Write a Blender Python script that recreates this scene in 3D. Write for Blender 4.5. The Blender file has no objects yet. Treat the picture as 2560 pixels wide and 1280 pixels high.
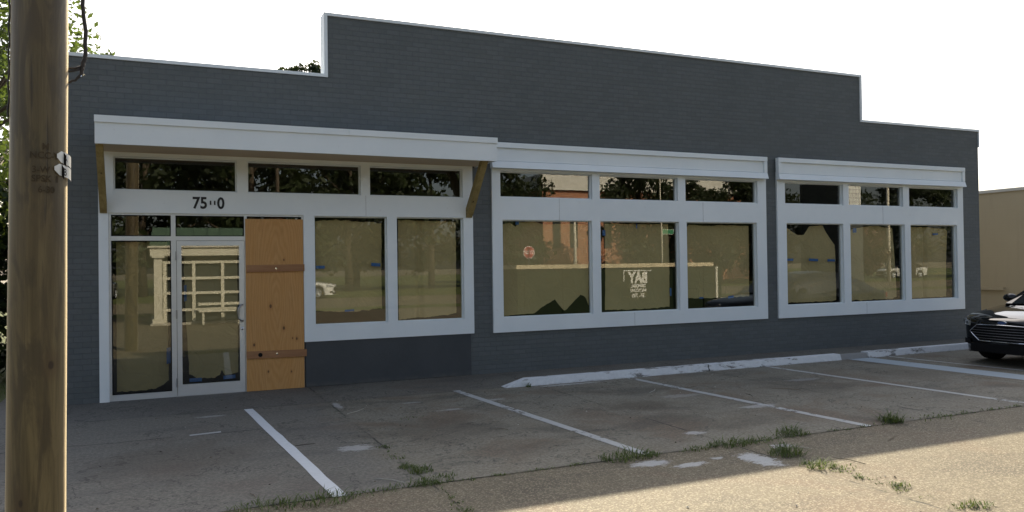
import bpy, math, random
import numpy as np
from mathutils import Vector, Matrix
random.seed(7)
RNG = np.random.default_rng(11)
scene = bpy.context.scene
COL = scene.collection
R = math.radians
PI = math.pi

# ------------------------------------------------------------------ materials
MATS = {}
class NT:
    """small node-graph helper"""
    def __init__(s, name):
        s.m = bpy.data.materials.new(name); s.m.use_nodes = True
        s.t = s.m.node_tree; s.t.nodes.clear()
        s.out = s.t.nodes.new('ShaderNodeOutputMaterial')
        s._pos = None
    def n(s, typ, **kw):
        nd = s.t.nodes.new(typ)
        for k, v in kw.items():
            if k.startswith('_'): setattr(nd, k[1:], v)
            else:
                key = int(k[1:]) if k[0] == 'i' and k[1:].isdigit() else k.replace('__', ' ')
                s.put(nd.inputs[key], v)
        return nd
    def put(s, sock, v):
        if hasattr(v, 'is_output') or isinstance(v, bpy.types.NodeSocket): s.t.links.new(v, sock)
        else: sock.default_value = v
    def pos(s):
        if s._pos is None: s._pos = s.n('ShaderNodeNewGeometry').outputs['Position']
        return s._pos
    def obj(s): return s.n('ShaderNodeTexCoord').outputs['Object']
    def math(s, op, a, b=0.0, c=0.0, clamp=False):
        nd = s.n('ShaderNodeMath', _operation=op, _use_clamp=clamp); s.put(nd.inputs[0], a); s.put(nd.inputs[1], b); s.put(nd.inputs[2], c)
        return nd.outputs[0]
    def xyz(s, v): 
        nd = s.n('ShaderNodeSeparateXYZ'); s.put(nd.inputs[0], v); return nd.outputs
    def comb(s, x, y, z):
        nd = s.n('ShaderNodeCombineXYZ'); s.put(nd.inputs[0], x); s.put(nd.inputs[1], y); s.put(nd.inputs[2], z); return nd.outputs[0]
    def scale(s, v, sc):
        nd = s.n('ShaderNodeMapping'); s.put(nd.inputs[0], v); nd.inputs['Scale'].default_value = sc; return nd.outputs[0]
    def noise(s, v, sc, det=4, rough=.55, dist=0.0, color=False):
        nd = s.n('ShaderNodeTexNoise'); s.put(nd.inputs['Vector'], v); s.put(nd.inputs['Scale'], sc)
        nd.inputs['Detail'].default_value = det; nd.inputs['Roughness'].default_value = rough; nd.inputs['Distortion'].default_value = dist
        return nd.outputs[1 if color else 0]
    def ramp(s, f, stops, interp='LINEAR'):
        nd = s.n('ShaderNodeValToRGB'); s.put(nd.inputs[0], f); cr = nd.color_ramp; cr.interpolation = interp
        while len(cr.elements) < len(stops): cr.elements.new(.5)
        for e, (p, c) in zip(cr.elements, stops):
            e.position = p; e.color = (c, c, c, 1) if isinstance(c, (int, float)) else (*c, 1)
        return nd.outputs[0]
    def smooth(s, f, a, b):
        nd = s.n('ShaderNodeMapRange', _interpolation_type='SMOOTHSTEP'); s.put(nd.inputs[0], f)
        nd.inputs[1].default_value = a; nd.inputs[2].default_value = b; return nd.outputs[0]
    def mix(s, f, a, b, mode='MIX'):
        nd = s.n('ShaderNodeMix', _data_type='RGBA', _blend_type=mode)
        s.put(nd.inputs[0], f)
        for i, v in ((6, a), (7, b)):
            if isinstance(v, tuple): v = (*v, 1) if len(v) == 3 else v
            s.put(nd.inputs[i], v)
        return nd.outputs[2]
    def bump(s, h, dist=.01, st=1.0):
        nd = s.n('ShaderNodeBump'); s.put(nd.inputs['Height'], h); nd.inputs['Distance'].default_value = dist; nd.inputs['Strength'].default_value = st
        return nd.outputs[0]
    def pbr(s, col, rough=.6, normal=None, spec=.4, metal=0.0, coat=0.0, **kw):
        nd = s.n('ShaderNodeBsdfPrincipled')
        if isinstance(col, tuple): col = (*col, 1)
        s.put(nd.inputs['Base Color'], col); s.put(nd.inputs['Roughness'], rough); s.put(nd.inputs['Specular IOR Level'], spec)
        s.put(nd.inputs['Metallic'], metal); s.put(nd.inputs['Coat Weight'], coat)
        if 'sheen' in kw: nd.inputs['Sheen Weight'].default_value = kw['sheen']; nd.inputs['Sheen Roughness'].default_value = .35; nd.inputs['Sheen Tint'].default_value = (1, .85, .6, 1)
        if normal is not None: s.put(nd.inputs['Normal'], normal)
        return nd.outputs[0]
    def done(s, sh):
        s.t.links.new(sh, s.out.inputs[0]); return s.m

def simple(name, col, rough=.55, spec=.4, metal=0.0, coat=0.0, var=.12, sc=6.0, bump=0.0):
    if name in MATS: return MATS[name]
    t = NT(name); p = t.obj()
    f = t.noise(p, sc, 5, .6)
    c = t.mix(f, tuple(x * (1 - var) for x in col), tuple(min(1, x * (1 + var)) for x in col))
    nrm = t.bump(t.noise(p, sc * 8, 3), .004, bump) if bump else None
    MATS[name] = t.done(t.pbr(c, rough, nrm, spec, metal, coat)); return MATS[name]

def m_white():
    t = NT('white_paint'); p = t.pos()
    f = t.noise(p, 1.3, 6, .6); g = t.noise(t.scale(p, (3, 3, 40)), 3, 3)
    c = t.mix(f, (.63, .685, .71), (.77, .815, .83))
    # a few scuffs and drips where boards were nailed
    sc = t.smooth(t.noise(p, 9, 6, .7), .62, .74)
    c = t.mix(t.math('MULTIPLY', sc, .25), c, (.50, .50, .48))
    return t.done(t.pbr(c, .45, t.bump(g, .003, .25), .35))
def m_brick():
    t = NT('painted_brick'); x, y, z = t.xyz(t.pos())
    wob = t.noise(t.pos(), 3.0, 3)
    u = t.math('ADD', t.math('ADD', x, y), t.math('MULTIPLY', wob, .012))
    v = t.math('ADD', z, t.math('MULTIPLY', wob, .010))
    b = t.n('ShaderNodeTexBrick', Vector=t.comb(u, v, 0.0), Scale=1.0, Mortar__Size=.006, Mortar__Smooth=.35, Bias=0.0, Brick__Width=.206, Row__Height=.0735)
    b.inputs['Color1'].default_value = (.25, .25, .25, 1); b.inputs['Color2'].default_value = (.75, .75, .75, 1); b.inputs['Mortar'].default_value = (.5, .5, .5, 1)
    patch = t.noise(t.pos(), .55, 5, .6)
    fine = t.noise(t.pos(), 14, 6, .7)
    base = t.mix(patch, (.078, .090, .091), (.120, .131, .128))
    base = t.mix(t.math('MULTIPLY', t.smooth(b.outputs['Color'], .2, .8), .28), base, (.150, .160, .172))
    base = t.mix(t.math('MULTIPLY', t.smooth(fine, .35, .75), .35), base, (.070, .078, .092))
    mm = t.math('MULTIPLY', b.outputs['Fac'], .24)
    base = t.mix(mm, base, (.045, .052, .064))
    h = t.math('ADD', t.math('MULTIPLY', b.outputs['Fac'], -1.0), t.math('MULTIPLY', fine, .5))
    return t.done(t.pbr(base, .62, t.bump(h, .0055, .7), .3))
def m_basepanel():
    t = NT('dark_panel_paint'); p = t.pos()
    c = t.mix(t.noise(p, 2.2, 6, .6), (.038, .044, .049), (.066, .072, .078))
    x, y, z = t.xyz(p)
    low = t.smooth(t.math('ADD', z, t.math('MULTIPLY', t.noise(p, 7, 4), .18)), .17, .07)
    c = t.mix(t.math('MULTIPLY', low, .45), c, (.115, .11, .10))
    return t.done(t.pbr(c, .55, t.bump(t.noise(p, 30, 4), .004, .4), .35))
JX, JS = 1.96, 2.995
def ground_common(t, tint, dark, brown):
    """concrete: blotches, stains, joints, aggregate"""
    p = t.pos(); x, y, z = t.xyz(p)
    big = t.noise(p, .45, 5, .6, .4); mid = t.noise(p, 2.3, 6, .65); fine = t.noise(p, 34, 5, .75)
    vor = t.n('ShaderNodeTexVoronoi', Vector=p, Scale=88.0); agg = t.xyz(vor.outputs['Color'])[0]
    c = t.mix(big, dark, tint)
    c = t.mix(t.math('MULTIPLY', t.smooth(mid, .42, .72), .45), c, brown)
    rust = t.smooth(t.noise(p, .8, 5, .6, .5), .50, .66)
    c = t.mix(t.math('MULTIPLY', rust, .55), c, (.130, .080, .046))
    grey = t.smooth(t.noise(t.scale(p, (.6, 1.3, 1)), 1.1, 6, .65, .3), .50, .66)
    c = t.mix(t.math('MULTIPLY', grey, .55), c, tuple(k * .48 for k in dark))
    return p, x, y, big, mid, fine, agg, c
def joints(t, p, x, y, c, ys):
    w = t.math('MULTIPLY', t.math('SUBTRACT', t.noise(p, 6, 4, .6), .5), .05)
    fx = t.math('ADD', t.math('DIVIDE', t.math('SUBTRACT', t.math('ADD', x, w), JX), JS), .5)
    dx = t.math('MULTIPLY', t.math('ABSOLUTE', t.math('SUBTRACT', t.math('FRACT', fx), .5)), JS)
    d = dx
    for yy in ys:
        d = t.math('MINIMUM', d, t.math('ABSOLUTE', t.math('SUBTRACT', t.math('ADD', y, w), yy)))
    keep = t.smooth(t.noise(p, 1.6, 5, .65), .42, .60)
    m = t.math('MULTIPLY', t.smooth(d, .016, .004), keep)
    c = t.mix(t.math('MULTIPLY', m, .75), c, (.016, .016, .014))
    halo = t.math('MULTIPLY', t.smooth(d, .09, .0), t.smooth(t.noise(p, 5, 5, .7), .45, .65))
    return t.mix(t.math('MULTIPLY', halo, .28), c, (.04, .045, .03)), m
def spots(t, p, x, y, c, lst, col):
    nz = t.noise(t.scale(p, (1, 2.6, 1)), 7.5, 8, .78)
    nz2 = t.noise(t.scale(p, (1, 2.0, 1)), 22, 6, .75)
    for (sx, sy, rx, ry, st) in lst:
        a = t.math('DIVIDE', t.math('SUBTRACT', x, sx), rx); b = t.math('DIVIDE', t.math('SUBTRACT', y, sy), ry)
        d = t.math('SQRT', t.math('ADD', t.math('MULTIPLY', a, a), t.math('MULTIPLY', b, b)))
        d = t.math('ADD', d, t.math('MULTIPLY', t.math('SUBTRACT', nz, .5), 3.6))
        c = t.mix(t.math('MULTIPLY', t.math('MULTIPLY', t.smooth(d, 1.05, .72), st), t.smooth(nz2, .26, .46)), c, col)
    return c
def oil(t, p, x, y, c):
    nz = t.noise(p, 2.6, 5, .65)
    for sx, sy, rx, ry, st in [(2.75, -3.7, .75, .9, .40), (5.35, -3.55, .55, .5, .55), (8.2, -3.4, .8, .7, .38), (5.9, -4.9, .9, .35, .3), (.1, -3.8, .9, .9, .35), (10.4, -3.2, .7, .8, .35), (3.3, -4.9, .5, .3, .3)]:
        a = t.math('DIVIDE', t.math('SUBTRACT', x, sx), rx); b = t.math('DIVIDE', t.math('SUBTRACT', y, sy), ry)
        d = t.math('ADD', t.math('SQRT', t.math('ADD', t.math('MULTIPLY', a, a), t.math('MULTIPLY', b, b))), t.math('MULTIPLY', t.math('SUBTRACT', nz, .5), 2.2))
        c = t.mix(t.math('MULTIPLY', t.smooth(d, 1.2, .3), st), c, (.062, .048, .034))
    return c
def m_lot():
    t = NT('stained_concrete')
    p, x, y, big, mid, fine, agg, c = ground_common(t, (.290, .267, .203), (.146, .137, .110), (.170, .138, .092))
    # the older, darker slab on the door side of the first joint
    left = t.smooth(t.math('ADD', x, t.math('MULTIPLY', mid, .35)), 2.3, 1.7)
    c = t.mix(t.math('MULTIPLY', left, .55), c, t.mix(mid, (.088, .090, .090), (.165, .162, .152)))
    walk = t.smooth(t.math('ADD', y, t.math('MULTIPLY', mid, .06)), -1.43, -1.38)
    c = t.mix(t.math('MULTIPLY', walk, .5), c, t.mix(mid, (.085, .085, .082), (.15, .145, .135)))
    c = t.mix(t.math('MULTIPLY', t.smooth(agg, .80, .9), .30), c, (.22, .205, .175))
    c = t.mix(t.math('MULTIPLY', t.smooth(fine, .62, .40), .50), c, (.045, .042, .038))
    c, m = joints(t, p, x, y, c, (-1.42, -5.69))
    wv = t.math('MULTIPLY', t.math('SUBTRACT', t.noise(p, 3, 5, .7), .5), .16)
    d2 = t.math('ABSOLUTE', t.math('SUBTRACT', t.math('ADD', y, wv), -2.80)); lm = t.math('MULTIPLY', t.smooth(x, 2.05, 1.9), t.smooth(t.noise(p, 1.7, 3), .40, .5))
    c = t.mix(t.math('MULTIPLY', t.math('MULTIPLY', t.smooth(d2, .020, .005), lm), .8), c, (.018, .018, .016))
    cr = t.smooth(t.math('ABSOLUTE', t.math('SUBTRACT', t.noise(p, .8, 6, .62, .3), .5)), .006, .0015)
    c = t.mix(t.math('MULTIPLY', cr, .65), c, (.03, .03, .027))
    c = oil(t, p, x, y, c)
    c = spots(t, p, x, y, c, [(1.70, -4.17, .17, .13, .6), (4.95, -5.12, .13, .07, .75), (6.55, -4.25, .25, .09, .6), (3.2, -2.7, .14, .05, .5),
                              (2.02, -1.75, .05, .22, .6), (5.4, -1.62, .6, .05, .75), (.55, -1.75, .18, .05, .45), (6.2, -3.2, .3, .10, .3),
                              (8.6, -2.9, .3, .1, .3), (3.9, -2.3, .2, .05, .55), (9.8, -.75, .5, .16, .55), (2.9, -2.0, .12, .04, .4)], (.40, .40, .39))
    h = t.math('ADD', t.math('MULTIPLY', fine, .5), t.math('MULTIPLY', m, -1.5))
    return t.done(t.pbr(c, .78, t.bump(h, .006, .6), .28))
def m_pave():
    t = NT('exposed_aggregate')
    p, x, y, big, mid, fine, agg, c = ground_common(t, (.156, .132, .082), (.098, .084, .053), (.114, .091, .053))
    c = t.mix(t.math('MULTIPLY', t.smooth(agg, .68, .80), .62), c, (.32, .28, .195))
    c = t.mix(t.math('MULTIPLY', t.smooth(agg, .24, .12), .6), c, (.09, .07, .05))
    c = t.mix(t.math('MULTIPLY', t.smooth(fine, .58, .38), .45), c, (.11, .09, .065))
    c, m = joints(t, p, x, y, c, (-5.69, -14.6))
    c = spots(t, p, x, y, c, [(3.88, -5.93, .20, .10, .8), (4.15, -6.12, .17, .06, .8), (4.80, -6.25, .14, .24, .9), (5.33, -5.95, .13, .07, .75), (4.5, -6.05, .07, .04, .7)], (.44, .45, .45))
    h = t.math('ADD', t.math('ADD', agg, fine), t.math('MULTIPLY', m, -2.0))
    return t.done(t.pbr(c, .74, t.bump(h, .007, .75), .35))
def m_worn(name, col, wear, sc=7.0, under=None):
    """road paint worn through: transparent where gone"""
    t = NT(name); p = t.pos()
    nz = t.math('ADD', t.math('MULTIPLY', t.noise(p, sc, 8, .72), .6), t.math('MULTIPLY', t.noise(p, 1.1, 4, .6), .4))
    gone = t.smooth(nz, .5 + wear, .53 + wear + .05)
    c = t.mix(t.noise(p, 20, 5, .7), tuple(k * .75 for k in col), col)
    b = t.pbr(c, .65, t.bump(t.noise(p, 50, 3), .003, .4), .3)
    if under is not None: b2 = t.pbr(under, .8)
    else:
        tr = t.n('ShaderNodeBsdfTransparent'); b2 = tr.outputs[0]
    mx = t.n('ShaderNodeMixShader'); t.put(mx.inputs[0], gone); t.put(mx.inputs[1], b); t.put(mx.inputs[2], b2)
    return t.done(mx.outputs[0])
def m_kerb():
    t = NT('worn_kerb_paint'); p = t.pos(); x, y, z = t.xyz(p)
    nz = t.math('ADD', t.math('MULTIPLY', t.noise(t.scale(p, (.45, 1, 1.6)), 4.5, 8, .72), .75), t.math('MULTIPLY', t.noise(p, .7, 3), .25))
    gone = t.smooth(nz, .515, .58)
    scuff = t.smooth(t.math('ADD', z, t.math('MULTIPLY', t.noise(p, 5, 5, .7), .10)), .075, .04)
    c = t.mix(gone, t.mix(t.noise(p, 16, 5), (.50, .52, .54), (.68, .70, .71)), (.17, .165, .155))
    c = t.mix(t.math('MULTIPLY', scuff, .35), c, (.14, .135, .12))
    lost = t.math('MULTIPLY', t.smooth(x, 10.82, 10.86), t.smooth(x, 11.5, 11.46))
    c = t.mix(t.math('MULTIPLY', lost, .85), c, (.17, .165, .155))
    crk = t.smooth(t.math('ABSOLUTE', t.math('SUBTRACT', t.math('ADD', x, t.math('MULTIPLY', t.noise(p, 9, 3), .05)), 8.02)), .014, .006)
    c = t.mix(t.math('MULTIPLY', crk, .9), c, (.02, .02, .018))
    return t.done(t.pbr(c, .7, t.bump(t.noise(p, 25, 5), .006, .6), .25))
def m_ply():
    t = NT('plywood'); p = t.pos(); x0_, y0_, z0_ = t.xyz(p); q = t.scale(p, (3.1, 1, .55))
    wv = t.n('ShaderNodeTexWave', _wave_type='RINGS', _rings_direction='Y', Vector=t.comb(t.math('MULTIPLY', t.math('SUBTRACT', x0_, 1.52), 2.0), 0.0, t.math('MULTIPLY', t.math('SUBTRACT', z0_, 1.25), .34)), Scale=5.0, Distortion=11.0, Detail=3.0)
    wv.inputs['Detail Scale'].default_value = .9
    c = t.mix(wv.outputs['Fac'], (.42, .230, .085), (.51, .300, .122))
    c = t.mix(t.math('MULTIPLY', t.noise(q, 2.5, 5, .65), .95), c, (.46, .225, .062))
    c = t.mix(t.math('MULTIPLY', t.smooth(t.noise(t.scale(p, (30, 1, 1.4)), 2, 4), .5, .75), .35), c, (.30, .14, .045))
    x, y, z = t.xyz(p)
    for (kx, kz, rr) in [(1.44, 1.20, .022), (1.62, .88, .02), (1.63, 1.86, .013), (1.21, .66, .018), (1.80, .72, .016), (1.74, .73, .010), (1.40, .27, .014), (1.72, .25, .012)]:
        a = t.math('SUBTRACT', x, kx); b = t.math('MULTIPLY', t.math('SUBTRACT', z, kz), .6)
        d = t.math('SQRT', t.math('ADD', t.math('MULTIPLY', a, a), t.math('MULTIPLY', b, b)))
        c = t.mix(t.math('MULTIPLY', t.smooth(d, rr * 2.6, rr * .8), .45), c, (.33, .15, .05))
        c = t.mix(t.math('MULTIPLY', t.smooth(d, rr, rr * .5), .85), c, (.07, .035, .016))
    return t.done(t.pbr(c, .6, t.bump(wv.outputs['Fac'], .002, .3), .35))
def m_wood(name, a, b, axis='z', rough=.7, knots=True):
    t = NT(name); p = t.obj()
    sc = {'z': (9, 9, .55), 'x': (.55, 9, 9), 'y': (9, .55, 9)}[axis]
    g = t.noise(t.scale(p, sc), 2.2, 7, .68, .6); h = t.noise(p, 1.4, 4)
    c = t.mix(t.smooth(g, .28, .72), a, b)
    c = t.mix(t.math('MULTIPLY', t.smooth(h, .4, .7), .35), c, tuple(k * .55 for k in a))
    if knots:
        v = t.n('ShaderNodeTexVoronoi', Vector=t.scale(p, (4, 4, 1.6) if axis == 'z' else (1.6, 4, 4)), Scale=1.7)
        k = t.smooth(v.outputs['Distance'], .13, .05); c = t.mix(t.math('MULTIPLY', k, .75), c, (.03, .02, .012))
    return t.done(t.pbr(c, rough, t.bump(g, .004, .5), .3))
def m_pole():
    t = NT('treated_pole'); p = t.obj()
    g = t.noise(t.scale(p, (12, 12, .55)), 1.6, 8, .66, 1.2)
    swirl = t.noise(t.scale(p, (5, 5, .9)), 1.3, 5, .6, 2.2)
    fine = t.noise(t.scale(p, (60, 60, 1.1)), 1.6, 6, .7)
    c = t.mix(t.smooth(g, .30, .70), (.062, .048, .021), (.140, .110, .052))
    c = t.mix(t.math('MULTIPLY', t.smooth(swirl, .44, .58), .75), c, (.040, .031, .017))
    c = t.mix(t.math('MULTIPLY', t.smooth(t.noise(p, 1.2, 4), .42, .66), .5), c, (.085, .060, .030))
    c = t.mix(t.math('MULTIPLY', t.smooth(fine, .56, .66), .22), c, (.045, .033, .018))
    ck = t.smooth(t.noise(t.scale(p, (26, 26, .16)), 1.5, 3, .5), .67, .70)
    c = t.mix(t.math('MULTIPLY', ck, .7), c, (.03, .022, .014))
    x, y, z = t.xyz(p)
    for kz, ka in ((1.28, .6), (2.62, -.7), (.62, -.3), (1.80, -1.0)):
        ang = t.math('ARCTAN2', x, t.math('MULTIPLY', y, -1.0))
        a = t.math('MULTIPLY', t.math('SUBTRACT', ang, ka), .15); b = t.math('SUBTRACT', z, kz)
        d = t.math('SQRT', t.math('ADD', t.math('MULTIPLY', a, a), t.math('MULTIPLY', t.math('MULTIPLY', b, b), .35)))
        d = t.math('ADD', d, t.math('MULTIPLY', t.noise(p, 14, 3), .012))
        c = t.mix(t.math('MULTIPLY', t.smooth(d, .075, .02), .55), c, (.06, .038, .018))
        c = t.mix(t.smooth(d, .022, .012), c, (.025, .016, .010))
    return t.done(t.pbr(c, .46, t.bump(t.math('ADD', g, t.math('MULTIPLY', ck, -1.0)), .004, .5), .45, sheen=.8))
def m_glass(name='window_glass', tint=(.92, .93, .88, 1)):
    t = NT(name); p = t.pos()
    wav = t.noise(t.scale(p, (1.0, 1.0, .8)), .75, 1, .3)
    nrm = t.bump(wav, .0013, .5)
    gm = t.n('ShaderNodeNewGeometry'); dt = t.n('ShaderNodeVectorMath', _operation='DOT_PRODUCT'); t.put(dt.inputs[0], gm.outputs['Normal']); t.put(dt.inputs[1], gm.outputs['Incoming'])
    one = t.math('SUBTRACT', 1.0, t.math('ABSOLUTE', dt.outputs['Value']), clamp=True)
    f = t.math('ADD', t.math('MULTIPLY', t.math('POWER', one, 5.0), .85), .115, clamp=True)
    gl = t.n('ShaderNodeBsdfGlossy', Roughness=0.0); gl.inputs['Color'].default_value = (.95, .95, .90, 1); t.put(gl.inputs['Normal'], nrm)
    tr = t.n('ShaderNodeBsdfTransparent'); tr.inputs['Color'].default_value = tint
    mx = t.n('ShaderNodeMixShader'); t.put(mx.inputs[0], f); t.put(mx.inputs[1], tr.outputs[0]); t.put(mx.inputs[2], gl.outputs[0])
    return t.done(mx.outputs[0])
def m_paper():
    t = NT('kraft_paper'); p = t.pos()
    v = t.n('ShaderNodeTexVoronoi', _feature='DISTANCE_TO_EDGE', Vector=t.mix(.12, p, t.noise(p, 2, 3, color=True)), Scale=2.6)
    cre = t.smooth(v.outputs['Distance'], .05, 0.0)
    c = t.mix(t.noise(p, 2, 5, .6), (.36, .29, .15), (.45, .365, .195))
    c = t.mix(t.math('MULTIPLY', cre, .05), c, (.28, .21, .11))
    h = t.math('ADD', t.math('MULTIPLY', cre, -.12), t.math('MULTIPLY', t.noise(p, 3.2, 4, .6, 1.0), 1.4))
    return t.done(t.pbr(c, .75, t.bump(h, .02, .8), .25))
def m_leaf(name, a, b, trans=.35, patch=True):
    t = NT(name)
    g = t.n('ShaderNodeNewGeometry'); r = g.outputs['Random Per Island']
    c = t.mix(r, a, b)
    c = t.mix(t.math('MULTIPLY', t.smooth(t.noise(t.obj(), 1.1, 3), .4, .65), .4), c, tuple(min(1, k * 1.5) for k in b))
    d = t.pbr(c, .55, None, .3)
    tl = t.n('ShaderNodeBsdfTranslucent'); t.put(tl.inputs[0], t.mix(.5, c, (.16, .22, .03)))
    mx = t.n('ShaderNodeMixShader'); mx.inputs[0].default_value = trans; t.put(mx.inputs[1], d); t.put(mx.inputs[2], tl.outputs[0])
    return t.done(mx.outputs[0])
def m_grass():
    t = NT('lawn'); p = t.pos()
    c = t.mix(t.noise(p, .8, 5), (.045, .075, .018), (.085, .12, .028))
    c = t.mix(t.noise(p, 25, 4, .7), c, (.10, .10, .04))
    return t.done(t.pbr(c, .8, t.bump(t.noise(p, 30, 4), .03, 1), .2))
def m_glassblock():
    t = NT('glass_block'); x, y, z = t.xyz(t.pos())
    b = t.n('ShaderNodeTexBrick', Vector=t.comb(x, z, 0.0), Scale=1.0, Mortar__Size=.02, Brick__Width=.3, Row__Height=.3, _offset=0.0)
    b.inputs['Color1'].default_value = (.9, .9, .85, 1); b.inputs['Color2'].default_value = (.75, .78, .75, 1); b.inputs['Mortar'].default_value = (.25, .25, .25, 1)
    return t.done(t.pbr(b.outputs[0], .25))
def m_redbrick():
    t = NT('orange_brick'); x, y, z = t.xyz(t.pos())
    b = t.n('ShaderNodeTexBrick', Vector=t.comb(t.math('ADD', x, y), z, 0.0), Scale=1.0, Mortar__Size=.008, Brick__Width=.21, Row__Height=.075)
    b.inputs['Color1'].default_value = (.40, .15, .075, 1); b.inputs['Color2'].default_value = (.50, .20, .10, 1); b.inputs['Mortar'].default_value = (.4, .33, .26, 1)
    return t.done(t.pbr(b.outputs[0], .8))
def m_tan():
    t = NT('tan_block'); p = t.pos()
    c = t.mix(t.noise(p, .7, 5), (.40, .33, .215), (.47, .39, .26))
    c = t.mix(t.math('MULTIPLY', t.smooth(t.noise(t.scale(p, (1, 2, .3)), 2.5, 5), .5, .75), .2), c, (.30, .25, .17))
    x, y, z = t.xyz(p)
    b = t.n('ShaderNodeTexBrick', Vector=t.comb(y, z, 0.0), Scale=1.0, Mortar__Size=.006, Brick__Width=.4, Row__Height=.2)
    return t.done(t.pbr(c, .75, t.bump(t.math('MULTIPLY', b.outputs['Fac'], -1.0), .005, .35), .2))

WHITE = m_white(); BRICK = m_brick(); BASEP = m_basepanel(); LOT = m_lot(); PAVE = m_pave()
GLASS = m_glass(); GLASS2 = m_glass('tinted_door_glass', (.67, .69, .64, 1)); PAPER = m_paper(); PLY = m_ply(); POLEW = m_pole(); KERBM = m_kerb()
ALU = simple('aluminium', (.55, .58, .61), .38, .5, .55, var=.06)
ALUD = simple('brushed_metal', (.30, .31, .32), .3, .5, .9, var=.1)
BRACE = m_wood('yellow_pine', (.22, .17, .065), (.33, .265, .12), 'z')
BATTEN = m_wood('redwood_batten', (.28, .135, .062), (.37, .20, .095), 'x')
SOFFIT = simple('primed_soffit', (.62, .52, .38), .7, .2, var=.08, sc=2)
DARK = simple('dark_interior', (.055, .052, .048), .9, .1, var=.2, sc=1.2)
BLACK = simple('black_lettering', (.012, .012, .013), .5)
TAPE = simple('blue_tape', (.03, .12, .36), .6, var=.2, sc=20)
ROOFM = simple('roof_membrane', (.28, .28, .27), .8)
TAN = m_tan()
PAINT = simple('black_car_paint', (.003, .0033, .004), .045, .45, 0, 0.0, var=.05)
CHROME = simple('chrome', (.62, .63, .65), .12, .5, 1.0, var=.03)
RUBBER = simple('tyre_rubber', (.012, .012, .012), .8, .2)
PLASTIC = simple('black_plastic', (.006, .006, .0065), .7, .15)
CARGLASS = simple('tinted_car_glass', (.010, .013, .014), .03, .8, var=.02)
LAMP = simple('headlamp_lens', (.30, .32, .34), .06, .8, .5, var=.25, sc=30)
BARK = m_wood('tree_bark', (.05, .038, .026), (.11, .085, .06), 'z', .85, False)
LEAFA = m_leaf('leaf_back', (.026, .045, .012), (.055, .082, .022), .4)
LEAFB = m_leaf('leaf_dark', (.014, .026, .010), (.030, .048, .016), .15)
LEAFC = m_leaf('leaf_street', (.014, .022, .008), (.030, .042, .014), .15)
LEAFR = m_leaf('leaf_red', (.075, .030, .022), (.12, .05, .035), .25)
BLADE = m_leaf('grass_blade', (.045, .075, .022), (.115, .145, .05), .35)
LAWN = m_grass()
WLINE = m_worn('line_paint', (.62, .65, .67), .135)
WFADE = m_worn('faded_line_paint', (.42, .43, .42), .015, 9)
BLUE = m_worn('blue_paint', (.36, .42, .46), .09)

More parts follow.
